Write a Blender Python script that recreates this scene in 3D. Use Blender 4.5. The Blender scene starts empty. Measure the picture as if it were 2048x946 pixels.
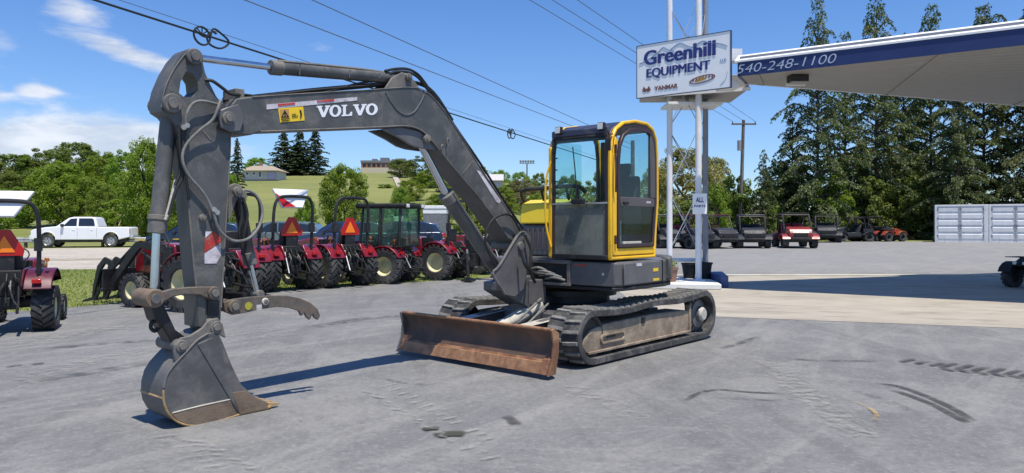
import bpy, bmesh, math, random
import numpy as np
from mathutils import Vector, Matrix, Euler
R = math.radians
random.seed(7); rng = np.random.default_rng(7)
scene = bpy.context.scene
col = scene.collection

# ---------------------------------------------------------------- camera
EYE = 1.6; FPX = 1500.0; CX = 1024.0; HZ = 447.0      # eye height, focal length / principal point of the 2048 px photo
cam_d = bpy.data.cameras.new("camera"); cam = bpy.data.objects.new("camera", cam_d); col.objects.link(cam)
cam.location = (0, 0, EYE); cam.rotation_euler = (R(90), 0, 0)
cam_d.sensor_width = 36; cam_d.lens = 36 * FPX / 2048
cam_d.shift_y = -(HZ - 473) / 2048 * -1
cam_d.clip_end = 3000; cam_d.clip_start = 0.05
scene.camera = cam
scene.view_settings.view_transform = 'Standard'; scene.view_settings.look = 'None'
scene.view_settings.exposure = 0.27; scene.view_settings.gamma = 1.0
# ---------------------------------------------------------------- sun and sky
SUNV = Vector((0.162, -0.316, 1.0)).normalized()      # towards the sun: high, behind the photographer's right shoulder
sun_d = bpy.data.lights.new("sun", 'SUN'); sun = bpy.data.objects.new("sun", sun_d); col.objects.link(sun)
sun_d.energy = 4.7; sun_d.angle = R(0.53); sun_d.color = (1.0, 0.92, 0.79)
sun.rotation_euler = SUNV.to_track_quat('Z', 'Y').to_euler(); sun.location = (4, -8, 30)
world = bpy.data.worlds.new("World"); scene.world = world; world.use_nodes = True

class NT:
    """tiny node-tree writer"""
    def __init__(s, tree): s.t = tree; tree.nodes.clear()
    def n(s, typ, **kw):
        nd = s.t.nodes.new(typ)
        for k, v in kw.items():
            if k.startswith('_'): nd.inputs[k[1:]].default_value = v
            else: setattr(nd, k, v)
        return nd
    def l(s, a, b): s.t.links.new(a, b)
    def math(s, op, a, b=None, c=None, clamp=False):
        nd = s.n('ShaderNodeMath', operation=op, use_clamp=clamp)
        for i, x in enumerate((a, b, c)):
            if x is None: continue
            if isinstance(x, (int, float)): nd.inputs[i].default_value = x
            else: s.l(x, nd.inputs[i])
        return nd.outputs[0]
    def mix(s, f, a, b, mode='MIX'):
        nd = s.n('ShaderNodeMix', data_type='RGBA', blend_type=mode)
        for i, x in ((0, f), (6, a), (7, b)):
            if isinstance(x, (int, float)): nd.inputs[i].default_value = x
            elif isinstance(x, tuple): nd.inputs[i].default_value = x if len(x) == 4 else x + (1,)
            else: s.l(x, nd.inputs[i])
        return nd.outputs[2]
    def noise(s, vec, scale, detail=3, rough=.55, dist=0):
        nd = s.n('ShaderNodeTexNoise', _Scale=scale, _Detail=detail, _Roughness=rough, _Distortion=dist)
        if vec is not None: s.l(vec, nd.inputs['Vector'])
        return nd.outputs['Fac']
    def ramp(s, v, a, b):
        nd = s.n('ShaderNodeMapRange', interpolation_type='SMOOTHSTEP'); s.l(v, nd.inputs[0])
        nd.inputs[1].default_value = a; nd.inputs[2].default_value = b
        return nd.outputs[0]

def build_sky():
    w = NT(world.node_tree)
    sky = w.n('ShaderNodeTexSky', sky_type='NISHITA', sun_disc=False)
    sky.sun_elevation = math.asin(SUNV.z); sky.sun_rotation = math.atan2(SUNV.x, SUNV.y)
    sky.air_density = 1.0; sky.dust_density = 0.3; sky.ozone_density = 2.5; sky.altitude = 400
    tc = w.n('ShaderNodeTexCoord'); sep = w.n('ShaderNodeSeparateXYZ'); w.l(tc.outputs['Generated'], sep.inputs[0])
    x, y, z = sep.outputs
    az = w.math('ARCTAN2', x, y); el = w.math('ARCSINE', z)
    # cloud layer coordinates: flat layer overhead, squeezed towards the horizon
    comb = w.n('ShaderNodeCombineXYZ'); w.l(w.math('MULTIPLY', az, 2.2), comb.inputs[0]); w.l(w.math('MULTIPLY', el, 6.5), comb.inputs[1])
    n1 = w.noise(comb.outputs[0], 2.3, 7, .6, .3); n2 = w.noise(comb.outputs[0], 7.0, 6, .6, .4)
    nn = w.math('ADD', w.math('MULTIPLY', n1, .65), w.math('MULTIPLY', n2, .35))
    def blob(a0, e0, sa, se, slope=0.0):
        da = w.math('SUBTRACT', az, a0); de = w.math('SUBTRACT', w.math('SUBTRACT', el, e0), w.math('MULTIPLY', da, slope))
        q = w.math('ADD', w.math('POWER', w.math('DIVIDE', da, sa), 2.0), w.math('POWER', w.math('DIVIDE', de, se), 2.0))
        return w.math('EXPONENT', w.math('MULTIPLY', q, -1.0))
    tot = None
    for b in ((-.475, .200, .085, .017, -.26, .48), (-.53, .24, .05, .02, -.1, .38), (-.62, .14, .06, .02, 0, .34), (-.565, .148, .030, .010, 0, .46), (-.52, .085, .20, .042, 0, .52),
              (-.75, .10, .3, .09, 0, .34), (-.60, .20, .035, .05, 0, .22), (-.23, .195, .05, .012, -.1, .34), (-.25, .225, .04, .012, 0, .18), (.9, .3, .2, .05, 0, .3),
              (-1.5, .3, .5, .12, 0, .3), (2.4, .35, .6, .1, 0, .3), (-2.6, .3, .5, .1, 0, .3), (-.1, .06, .25, .03, 0, .16)):
        v = w.math('MULTIPLY', blob(*b[:5]), b[5]); tot = v if tot is None else w.math('MAXIMUM', tot, v)
    m = w.ramp(w.math('ADD', nn, tot), .66, .92)
    cloudc = w.mix(w.ramp(n2, .35, .7), (5.6, 6.1, 7.0), (8.4, 8.5, 8.8))
    horizon = w.ramp(el, .0, .45)
    tint = w.mix(horizon, (0.88, 1.06, 1.34, 1), (0.60, .97, 1.44, 1))
    skyc = w.mix(1.0, sky.outputs[0], tint, 'MULTIPLY')
    c = w.mix(w.math('MULTIPLY', m, .8), skyc, cloudc)
    bg = w.n('ShaderNodeBackground', _Strength=.095); w.l(c, bg.inputs[0])
    out = w.n('ShaderNodeOutputWorld'); w.l(bg.outputs[0], out.inputs[0])
build_sky()

# ---------------------------------------------------------------- materials
def mat(name, c, rough=.6, metal=0.0, var=.18, vs=3.0, bump=.0, bs=60.0, dirt=None, damt=.4, dscale=2.5, coat=0.0, emit=None, spec=None):
    m = bpy.data.materials.new(name); m.use_nodes = True; w = NT(m.node_tree)
    tc = w.n('ShaderNodeTexCoord').outputs['Object']
    oi = w.n('ShaderNodeObjectInfo')
    n = w.noise(tc, vs, 5, .6); n2 = w.noise(tc, bs, 3, .6)
    lo = tuple(v * (1 - var) for v in c[:3]); hi = tuple(min(1, v * (1 + var)) for v in c[:3])
    cc = w.mix(w.ramp(n, .3, .7), lo, hi)
    rr = w.math('ADD', w.math('MULTIPLY', w.math('SUBTRACT', n, .5), .35), rough)
    if dirt:
        nd = w.noise(tc, dscale, 7, .68, .6)
        f = w.ramp(w.math('ADD', nd, w.math('MULTIPLY', w.math('SUBTRACT', n2, .5), .25)), .72 - damt * .5, .82 - damt * .25)
        cc = w.mix(w.math('MULTIPLY', f, .85), cc, dirt)
        rr = w.math('ADD', rr, w.math('MULTIPLY', f, .25))
    p = w.n('ShaderNodeBsdfPrincipled', _Metallic=metal)
    p.inputs['Coat Weight'].default_value = coat
    if spec is not None: p.inputs['Specular IOR Level'].default_value = spec
    w.l(cc, p.inputs['Base Color']); w.l(w.math('MAXIMUM', rr, .08), p.inputs['Roughness'])
    if emit: p.inputs['Emission Color'].default_value = emit + (1,); p.inputs['Emission Strength'].default_value = 1
    if bump:
        b = w.n('ShaderNodeBump', _Strength=bump, _Distance=.01); w.l(n2, b.inputs['Height']); w.l(b.outputs[0], p.inputs['Normal'])
    o = w.n('ShaderNodeOutputMaterial'); w.l(p.outputs[0], o.inputs[0])
    return m
def glass(name, tint, refl=.12, dens=.0, rough=.02):
    """window pane: tinted see-through with fresnel reflection and a pale film (dust, painted reflection)"""
    m = bpy.data.materials.new(name); m.use_nodes = True; w = NT(m.node_tree)
    tr = w.n('ShaderNodeBsdfTransparent'); tr.inputs[0].default_value = tint + (1,)
    gl = w.n('ShaderNodeBsdfGlossy', _Roughness=rough)
    df = w.n('ShaderNodeBsdfDiffuse'); df.inputs[0].default_value = (.36, .38, .33, 1)
    tc = w.n('ShaderNodeTexCoord').outputs['Object']
    fr = w.n('ShaderNodeLayerWeight')
    f = w.math('ADD', w.math('MULTIPLY', w.math('POWER', fr.outputs['Facing'], 4.0), .55), refl, clamp=True)
    mx = w.n('ShaderNodeMixShader'); w.l(f, mx.inputs[0]); w.l(tr.outputs[0], mx.inputs[1]); w.l(gl.outputs[0], mx.inputs[2])
    d = w.math('MULTIPLY', w.ramp(w.noise(tc, 3, 5, .6), .2, .8), dens)
    d = w.math('ADD', d, dens * .5)
    m2 = w.n('ShaderNodeMixShader'); w.l(d, m2.inputs[0]); w.l(mx.outputs[0], m2.inputs[1]); w.l(df.outputs[0], m2.inputs[2])
    o = w.n('ShaderNodeOutputMaterial'); w.l(m2.outputs[0], o.inputs[0])
    return m
def leafmat(name, a, b, trans=.35):
    m = bpy.data.materials.new(name); m.use_nodes = True; w = NT(m.node_tree)
    tc = w.n('ShaderNodeTexCoord').outputs['Object']; geo = w.n('ShaderNodeNewGeometry')
    oi = w.n('ShaderNodeObjectInfo')
    n = w.noise(tc, 9, 4, .6)
    f = w.math('ADD', w.math('MULTIPLY', geo.outputs['Random Per Island'], .6), w.math('MULTIPLY', w.ramp(n, .3, .7), .5))
    c = w.mix(f, a, b)
    hsv = w.n('ShaderNodeHueSaturation'); w.l(c, hsv.inputs['Color'])
    w.l(w.math('ADD', .485, w.math('MULTIPLY', oi.outputs['Random'], .03)), hsv.inputs['Hue'])
    w.l(w.math('ADD', .85, w.math('MULTIPLY', oi.outputs['Random'], .3)), hsv.inputs['Value'])
    p = w.n('ShaderNodeBsdfPrincipled', _Roughness=.55); w.l(hsv.outputs[0], p.inputs['Base Color'])
    t = w.n('ShaderNodeBsdfTranslucent'); w.l(w.mix(1, hsv.outputs[0], (1.2, 1.25, .6, 1), 'MULTIPLY'), t.inputs[0])
    mx = w.n('ShaderNodeMixShader'); mx.inputs[0].default_value = trans
    w.l(p.outputs[0], mx.inputs[1]); w.l(t.outputs[0], mx.inputs[2])
    o = w.n('ShaderNodeOutputMaterial'); w.l(mx.outputs[0], o.inputs[0])
    return m

M = {}
DUST = (.30, .27, .22)
M['exgrey'] = mat('weathered_charcoal_paint', (.080, .082, .080), .46, .0, .22, 4, .15, 90, dirt=(.16, .155, .142), damt=.55, dscale=3)
M['exgrey2'] = mat('dusty_grey_plate', (.10, .10, .10), .6, .0, .25, 6, .2, 70, dirt=(.21, .19, .16), damt=.75, dscale=4)
M['exdark'] = mat('body_dark_grey_paint', (.115, .113, .115), .38, .0, .15, 5, .05, 70, dirt=(.13, .125, .12), damt=.35)
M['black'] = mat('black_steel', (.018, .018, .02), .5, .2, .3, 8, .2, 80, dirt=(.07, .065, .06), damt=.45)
M['blackrub'] = mat('hose_rubber', (.014, .015, .014), .6, 0, .2, 8)
M['hosegrey'] = mat('grey_hose_sleeve', (.17, .17, .16), .7, 0, .25, 12, .3, 90, dirt=(.3, .29, .27), damt=.4)
M['yellow'] = mat('cab_yellow_paint', (.88, .50, .012), .35, 0, .08, 4, dirt=(.40, .25, .06), damt=.34)
M['hoodyellow'] = mat('hood_yellow_paint', (.85, .62, .02), .35, 0, .06, 4)
M['maroon'] = mat('dark_door_frame_paint', (.045, .026, .03), .45, 0, .15, 5)
M['doorgrey'] = mat('door_grey_paint', (.10, .085, .085), .45, 0, .12, 5)
M['navy'] = mat('roof_navy_paint', (.035, .042, .075), .4, 0, .12, 5, dirt=(.12, .12, .14), damt=.3)
M['chrome'] = mat('polished_rod', (.55, .60, .66), .18, 1, .06, 6)
M['rust'] = mat('rusted_blade_steel', (.215, .098, .052), .62, .1, .3, 5, .35, 60, dirt=(.36, .22, .12), damt=.55, dscale=5)
M['rustdark'] = mat('dark_rusted_mouldboard', (.125, .068, .045), .6, .1, .3, 4, .3, 60, dirt=(.088, .072, .055), damt=.65, dscale=3)
M['rustbright'] = mat('scraped_rust_edge', (.33, .165, .085), .55, .2, .3, 9, .3, 70, dirt=(.42, .27, .15), damt=.5, dscale=9)
M['rustdull'] = mat('dull_worn_bucket_steel', (.155, .105, .075), .6, .15, .3, 7, .3, 70, dirt=(.22, .17, .12), damt=.7, dscale=5)
M['rusttan'] = mat('worn_steel_edge', (.40, .26, .12), .55, .25, .3, 9, .3, 70, dirt=(.5, .40, .24), damt=.5, dscale=8)
M['bucket'] = mat('bucket_grey_paint', (.105, .105, .105), .5, .1, .25, 5, .2, 60, dirt=(.17, .16, .14), damt=.55, dscale=5)
M['thumb'] = mat('thumb_brown_steel', (.11, .098, .085), .6, .1, .3, 8, .3, 70, dirt=(.18, .135, .095), damt=.6, dscale=6)
M['track'] = mat('track_rubber', (.042, .042, .042), .75, 0, .3, 6, .5, 45, dirt=(.15, .145, .135), damt=.55, dscale=5)
M['trackdusty'] = mat('dusty_track_rubber', (.13, .13, .124), .85, 0, .3, 9, .6, 40, dirt=(.27, .26, .235), damt=.7, dscale=7)
M['tan'] = mat('mud_covered_frame', (.25, .195, .14), .8, 0, .3, 5, .5, 40, dirt=(.40, .33, .24), damt=.5, dscale=4)
M['tan2'] = mat('dusty_pale_steel', (.50, .48, .42), .75, 0, .15, 5, .4, 40, dirt=(.34, .31, .26), damt=.4)
M['white'] = mat('white_paint', (.78, .79, .80), .4, 0, .05, 3, dirt=(.5, .5, .48), damt=.2)
M['whitelet'] = mat('white_lettering', (.82, .84, .88), .4, 0, .03, 3)
M['red'] = mat('tractor_red_paint', (.19, .008, .016), .3, 0, .2, 4, coat=.4, dirt=(.16, .04, .04), damt=.2)
M['decalred'] = mat('reflective_red', (.48, .035, .022), .45, 0, .2, 6, dirt=(.35, .2, .18), damt=.5, dscale=8)
M['decalwhite'] = mat('reflective_white', (.58, .55, .58), .45, 0, .2, 8, dirt=(.30, .24, .25), damt=.5, dscale=9)
M['decalyel'] = mat('warning_yellow', (.82, .55, .02), .45, 0, .06, 5)
M['labelolive'] = mat('grubby_yellow_label', (.42, .38, .03), .5, 0, .2, 9, dirt=(.15, .13, .08), damt=.5, dscale=20)
M['orange'] = mat('fluorescent_orange', (.98, .24, .012), .5, 0, .03, 3)
M['tri_red'] = mat('triangle_border_red', (.45, .008, .008), .35, 0, .05, 3)
M['cream'] = mat('cream_wheel_paint', (.62, .58, .33), .5, 0, .1, 5, dirt=(.35, .3, .2), damt=.3)
M['tyre'] = mat('tyre_rubber', (.030, .031, .032), .75, 0, .25, 6, .3, 40, dirt=(.12, .118, .11), damt=.5)
M['plastic'] = mat('black_plastic', (.018, .02, .021), .6, 0, .2, 6, spec=.3)
M['silver'] = mat('bare_metal', (.5, .5, .48), .35, .8, .15, 8)
M['seatblk'] = mat('seat_vinyl', (.02, .021, .022), .55, 0, .2, 5)
M['truck'] = mat('truck_white_paint', (.80, .82, .84), .28, 0, .03, 1, coat=.5)
M['darkglass'] = mat('dark_car_glass', (.018, .022, .03), .08, 0, .1, 1, spec=.8)
M['bluecar'] = mat('dark_blue_car_paint', (.012, .032, .075), .25, .2, .06, 1, coat=.6)
M['tealcar'] = mat('grey_teal_car_paint', (.13, .18, .19), .25, .3, .06, 1, coat=.6)
M['bluecar2'] = mat('mid_blue_car_paint', (.02, .04, .10), .25, .2, .06, 1, coat=.6)
M['headlamp'] = mat('lamp_lens', (.75, .76, .72), .12, 0, .1, 6)
M['lampdim'] = mat('dim_lamp_lens', (.12, .125, .13), .5, 0, .1, 6)
M['taillamp'] = mat('red_lens', (.45, .01, .01), .2, 0, .1, 6)
M['amber'] = mat('amber_lens', (.35, .10, .01), .25, 0, .1, 6)
M['palelet'] = mat('faded_number_paint', (.42, .48, .60), .5, 0, .1, 6)
M['signblue'] = mat('sign_blue', (.025, .035, .19), .45, 0, .05, 3)
M['signwhite'] = mat('sign_face_white', (.88, .89, .89), .4, 0, .03, 2, dirt=(.78, .79, .80), damt=.1)
M['signbrown'] = mat('sign_brown_lettering', (.20, .09, .07), .5, 0, .1, 4)
M['signgold'] = mat('sign_gold', (.50, .28, .07), .5, 0, .2, 6)
M['signgrey'] = mat('sign_thin_line_grey', (.16, .24, .42), .5, 0, .2, 6)
M['fascia'] = mat('canopy_navy_fascia', (.012, .028, .12), .45, 0, .08, 2)
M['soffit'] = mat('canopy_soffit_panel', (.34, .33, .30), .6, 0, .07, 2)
M['polewhite'] = mat('white_steel_pole', (.74, .75, .77), .45, 0, .06, 3, dirt=(.45, .44, .42), damt=.2)
M['greyshaded'] = mat('grey_and_shaded_steel', (.26, .27, .30), .5, .1, .1, 3)  # rear tower post: shade put into the colour; plain grey on other parts
M['container'] = mat('container_grey_paint', (.66, .67, .67), .5, 0, .08, 2, dirt=(.40, .39, .37), damt=.3)
M['containerd'] = mat('container_shadow_gap', (.16, .17, .18), .6, 0, .1, 3)
M['woodpole'] = mat('weathered_utility_wood', (.12, .09, .07), .85, 0, .3, 6, .4, 40)
M['cable'] = mat('black_cable', (.012, .018, .018), .5, 0, .1, 3)
M['wire'] = mat('grey_wire', (.10, .12, .16), .5, 0, .1, 3)
M['bark'] = mat('tree_bark', (.10, .08, .06), .9, 0, .3, 12, .6, 30)
M['barkdark'] = mat('spruce_bark', (.07, .055, .045), .9, 0, .3, 12, .6, 30)
M['roofing'] = mat('tan_shingle_roof', (.34, .28, .21), .8, 0, .15, 8, .4, 30)
M['brick'] = mat('brick_wall', (.28, .14, .10), .8, 0, .15, 3, .3, 30)
M['housewall'] = mat('house_siding', (.50, .48, .50), .7, 0, .08, 3)
M['housegar'] = mat('pale_violet_garage_door', (.42, .38, .55), .6, 0, .08, 3)
M['darkroof'] = mat('grey_flat_roof', (.16, .17, .19), .7, 0, .15, 6)
M['beige'] = mat('pale_stucco', (.52, .45, .35), .8, 0, .1, 3)
M['guard'] = mat('galvanised_rail', (.45, .47, .49), .45, .5, .1, 3)
M['terra'] = mat('terracotta_pot', (.24, .12, .08), .8, 0, .15, 6, .2, 40)
M['kerbblue'] = mat('blue_painted_kerb', (.05, .085, .21), .55, 0, .15, 4, dirt=(.15, .18, .25), damt=.35)
M['islandwhite'] = mat('white_painted_concrete', (.66, .67, .64), .7, 0, .08, 3, .2, 40, dirt=(.45, .43, .38), damt=.3)
M['utvred'] = mat('utv_red_paint', (.26, .03, .03), .35, 0, .08, 4, coat=.3)
M['utvgrey'] = mat('utv_dark_grey_paint', (.030, .032, .038), .5, 0, .1, 4, coat=.1, spec=.3)
M['utvamber'] = mat('utv_amber_seat', (.45, .22, .03), .5, 0, .15, 6)
M['utvmaroon'] = mat('utv_maroon_paint', (.10, .012, .025), .3, 0, .1, 4, coat=.4)
M['orangeutv'] = mat('atv_orange_red_paint', (.30, .06, .03), .3, 0, .1, 4)
M['glass'] = glass('clear_window_glass', (.82, .94, .94), .025, .02)
M['glasslow'] = glass('greyed_lower_windscreen', (.56, .60, .56), .06, .36)  # grey film: dirt plus the asphalt's reflection, put into the colour
M['glassgreen'] = glass('green_tractor_glass', (.66, .86, .78), .04, .05)
M['glassdark'] = glass('dark_door_glass', (.80, .90, .92), .02, .01)
M['leafA'] = leafmat('maple_leaves', (.10, .165, .018), (.27, .37, .04), .5)
M['leafB'] = leafmat('dark_broad_leaves', (.075, .115, .022), (.20, .265, .05), .45)
M['leafC'] = leafmat('yellow_green_leaves', (.12, .18, .02), (.27, .36, .05), .48)
M['leafW'] = leafmat('olive_willow_leaves', (.19, .19, .055), (.34, .32, .12), .4)
M['leafR'] = leafmat('rusty_olive_leaves', (.13, .115, .06), (.24, .22, .10), .35)
M['needle'] = leafmat('spruce_needles', (.024, .044, .016), (.135, .170, .042), .30)
M['needled'] = leafmat('dark_pine_needles', (.024, .042, .018), (.075, .11, .040), .2)
M['grassb'] = leafmat('grass_blades', (.12, .19, .03), (.27, .33, .07), .45)

# ---------------------------------------------------------------- object helpers
def tag(o, label=None, cat=None, group=None, kind=None):
    if label: o['label'] = label
    if cat: o['category'] = cat
    if group: o['group'] = group
    if kind: o['kind'] = kind
    return o
def thing(name, label, cat, loc=(0, 0, 0), rz=0, group=None):
    o = bpy.data.objects.new(name, None); o.empty_display_size = .3; col.objects.link(o)
    o.location = loc; o.rotation_euler = (0, 0, rz); return tag(o, label, cat, group)
def link(name, me, m=None, parent=None, mtx=None):
    if m is not None and not me.materials: me.materials.append(m)
    o = bpy.data.objects.new(name, me); col.objects.link(o)
    if parent: o.parent = parent
    if mtx is not None: o.matrix_local = mtx
    return o
def basis(d):
    d = Vector(d).normalized(); a = Vector((0, 0, 1)) if abs(d.z) < .9 else Vector((1, 0, 0))
    u = d.cross(a).normalized(); return u, d.cross(u).normalized(), d
class B:
    """collects shapes for ONE mesh object"""
    def __init__(s): s.v = []; s.f = []
    def add(s, vs, fs, T=None):
        k = len(s.v); s.v += [tuple(T @ Vector(p)) if T is not None else tuple(p) for p in vs]; s.f += [tuple(i + k for i in f) for f in fs]; return s
    def box(s, x0, x1, y0, y1, z0, z1, T=None):
        return s.add([(x0, y0, z0), (x1, y0, z0), (x1, y1, z0), (x0, y1, z0), (x0, y0, z1), (x1, y0, z1), (x1, y1, z1), (x0, y1, z1)],
                     [(0, 3, 2, 1), (4, 5, 6, 7), (0, 1, 5, 4), (1, 2, 6, 5), (2, 3, 7, 6), (3, 0, 4, 7)], T)
    def cyl(s, p, q, r, r2=None, n=12, caps=True):
        p = Vector(p); q = Vector(q); r2 = r if r2 is None else r2; u, w, _ = basis(q - p)
        vs = [p + (u * math.cos(2 * math.pi * i / n) + w * math.sin(2 * math.pi * i / n)) * r for i in range(n)] + \
             [q + (u * math.cos(2 * math.pi * i / n) + w * math.sin(2 * math.pi * i / n)) * r2 for i in range(n)]
        fs = [(i, i + n, (i + 1) % n + n, (i + 1) % n) for i in range(n)]
        if caps: fs += [tuple(range(n)), tuple(reversed(range(n, 2 * n)))]
        return s.add(vs, fs)
    def tube(s, pts, r, n=8, smooth=3):
        P = [Vector(p) for p in pts]
        if smooth > 1 and len(P) > 2:                                   # Catmull-Rom through the points
            Q = []
            E_ = [P[0] * 2 - P[1]] + P + [P[-1] * 2 - P[-2]]
            for i in range(1, len(E_) - 2):
                a, b, c, d = E_[i - 1:i + 3]
                for k in range(smooth):
                    t = k / smooth
                    Q.append(.5 * ((2 * b) + (c - a) * t + (2 * a - 5 * b + 4 * c - d) * t * t + (3 * b - a - 3 * c + d) * t ** 3))
            P = Q + [P[-1]]
        k0 = len(s.v); prev = None
        for i, p in enumerate(P):
            d = (P[min(i + 1, len(P) - 1)] - P[max(i - 1, 0)]).normalized()
            if prev is None: u, w, _ = basis(d)
            else: u = (prev - d * prev.dot(d)).normalized(); w = d.cross(u)
            prev = u
            rr = r[i * len(r) // len(P)] if isinstance(r, (list, tuple)) else r
            s.v += [tuple(p + (u * math.cos(2 * math.pi * j / n) + w * math.sin(2 * math.pi * j / n)) * rr) for j in range(n)]
        m = len(P)
        for i in range(m - 1):
            for j in range(n):
                a = k0 + i * n + j; b = k0 + i * n + (j + 1) % n; s.f.append((a, b, b + n, a + n))
        s.f.append(tuple(k0 + j for j in reversed(range(n)))); s.f.append(tuple(k0 + (m - 1) * n + j for j in range(n)))
        return s
    def prism(s, prof, a, b, axis='y', T=None):
        """closed 2D outline extruded between a and b along an axis; outline coords are the two others in order"""
        def P(p, w): return {'y': (p[0], w, p[1]), 'x': (w, p[0], p[1]), 'z': (p[0], p[1], w)}[axis]
        n = len(prof)
        area = sum(prof[i][0] * prof[(i + 1) % n][1] - prof[(i + 1) % n][0] * prof[i][1] for i in range(n))
        if (area > 0) == (axis == 'y'): prof = prof[::-1]
        vs = [P(p, a) for p in prof] + [P(p, b) for p in prof]
        fs = [(i, (i + 1) % n, (i + 1) % n + n, i + n) for i in range(n)] + [tuple(reversed(range(n))), tuple(range(n, 2 * n))]
        if a > b: fs = [tuple(reversed(f)) for f in fs]
        return s.add(vs, fs, T)
    def ring(s, outer, inner, a, b, axis='y', T=None):
        """frame: the band between two outlines with equal point counts, extruded"""
        n = len(outer)
        def P(p, w): return {'y': (p[0], w, p[1]), 'x': (w, p[0], p[1]), 'z': (p[0], p[1], w)}[axis]
        vs = [P(p, a) for p in outer] + [P(p, a) for p in inner] + [P(p, b) for p in outer] + [P(p, b) for p in inner]
        fs = []
        for i in range(n):
            j = (i + 1) % n
            fs += [(i, j, n + j, n + i), (2 * n + i, 3 * n + i, 3 * n + j, 2 * n + j), (i, 2 * n + i, 2 * n + j, j), (n + i, n + j, 3 * n + j, 3 * n + i)]
        return s.add(vs, fs, T)
    def lathe(s, prof, c=(0, 0, 0), axis=(0, 1, 0), n=24):
        """profile (radius, along-axis) revolved"""
        u, w, d = basis(axis); c = Vector(c); k = len(s.v); m = len(prof)
        for i in range(n):
            a = 2 * math.pi * i / n; e = u * math.cos(a) + w * math.sin(a)
            for r, h in prof: s.v.append(tuple(c + e * r + d * h))
        for i in range(n):
            for j in range(m - 1):
                s.f.append((k + i * m + j, k + i * m + j + 1, k + ((i + 1) % n) * m + j + 1, k + ((i + 1) % n) * m + j))
        return s
    def mesh(s, name, smooth=True, ang=35, fix=True):
        me = bpy.data.meshes.new(name); me.from_pydata(s.v, [], s.f)
        if fix:
            bm = bmesh.new(); bm.from_mesh(me); bmesh.ops.recalc_face_normals(bm, faces=bm.faces); bm.to_mesh(me); bm.free()
        if smooth:
            me.polygons.foreach_set('use_smooth', [True] * len(me.polygons)); me.set_sharp_from_angle(angle=R(ang))
        me.update(); return me
    def build(s, name, m, parent=None, bevel=0, smooth=True, label=None, mtx=None, ang=35):
        o = link(name, s.mesh(name, smooth, ang), m, parent, mtx)
        if bevel:
            b = o.modifiers.new('bevel', 'BEVEL'); b.width = bevel; b.segments = 2; b.limit_method = 'ANGLE'; b.angle_limit = R(40)
        if label: o['label'] = label
        return o
def children(o): return [c for c in bpy.data.objects if c.parent == o]
def copy_tree(o, kids, parent=None):
    c = o.copy(); col.objects.link(c)
    if parent: c.parent = parent
    for ch in kids.get(o.name, []): copy_tree(ch, kids, c)
    return c
def kidmap():
    k = {}
    for o in bpy.data.objects:
        if o.parent: k.setdefault(o.parent.name, []).append(o)
    return k
def clone(o, loc, rz, label, group=None, scale=None):
    c = copy_tree(o, kidmap()); c.location = loc; c.rotation_euler = (0, 0, rz); c['label'] = label
    if group: c['group'] = group
    if scale: c.scale = (scale,) * 3
    return c
def text_mesh(body, size, bold=0.0, shear=0.0, ext=.003, spacing=1.0):
    cu = bpy.data.curves.new('lettering', 'FONT'); cu.body = body; cu.size = size; cu.offset = bold; cu.shear = shear; cu.extrude = ext
    cu.space_character = spacing; cu.align_x = 'CENTER'; cu.align_y = 'CENTER'; cu.resolution_u = 4
    o = bpy.data.objects.new('lettering', cu); me = bpy.data.meshes.new_from_object(o); me.name = 'lettering'
    bpy.data.objects.remove(o); return me
def fit_text(me, w, h):
    co = np.empty(len(me.vertices) * 3); me.vertices.foreach_get('co', co); co = co.reshape(-1, 3)
    lo = co.min(0); hi = co.max(0); c = (lo + hi) / 2
    co[:, 0] = (co[:, 0] - c[0]) * w / (hi[0] - lo[0]); co[:, 1] = (co[:, 1] - c[1]) * h / (hi[1] - lo[1])
    me.vertices.foreach_set('co', co.ravel()); me.update(); return me
def at(u, v, Y):
    """the place at distance Y that the photo shows at (u, v)"""
    return Vector(((u - CX) / FPX * Y, Y, EYE - (v - HZ) / FPX * Y))
def on_ground(u, v):
    Y = FPX * EYE / (v - HZ)
    return Vector(((u - CX) / FPX * Y, Y, 0))
def sm(t): t = max(0, min(1, t)); return t * t * (3 - 2 * t)
def gz(x, y):
    """height of the ground"""
    z = .3 * max(0, min(1, (y - 28) / 22))
    if y > 58:
        r = x / y
        a = 1 - .72 * sm((r + .07) / .22) - .24 * sm((r - .2) / .2)
        z += a * 12.8 * max(0, min(1, (y - 58) / 112)) + a * 2.2 * sm((y - 170) / 50)
    return z

# ---------------------------------------------------------------- ground, road, lot
def ground_mat():
    m = bpy.data.materials.new('meadow_grass_ground'); m.use_nodes = True; w = NT(m.node_tree)
    g = w.n('ShaderNodeNewGeometry').outputs['Position']
    n1 = w.noise(g, .06, 5, .6); n2 = w.noise(g, .8, 5, .65); n3 = w.noise(g, 9, 4, .7)
    c = w.mix(w.ramp(n1, .35, .65), (.135, .165, .035), (.21, .225, .055))
    c = w.mix(w.math('MULTIPLY', w.ramp(n2, .4, .75), .6), c, (.25, .22, .085))
    c = w.mix(w.math('MULTIPLY', w.ramp(n3, .45, .8), .5), c, (.075, .105, .022))
    p = w.n('ShaderNodeBsdfPrincipled', _Roughness=.9); w.l(c, p.inputs['Base Color'])
    b = w.n('ShaderNodeBump', _Strength=.5, _Distance=.05); w.l(n3, b.inputs['Height']); w.l(b.outputs[0], p.inputs['Normal'])
    o = w.n('ShaderNodeOutputMaterial'); w.l(p.outputs[0], o.inputs[0]); return m
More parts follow.
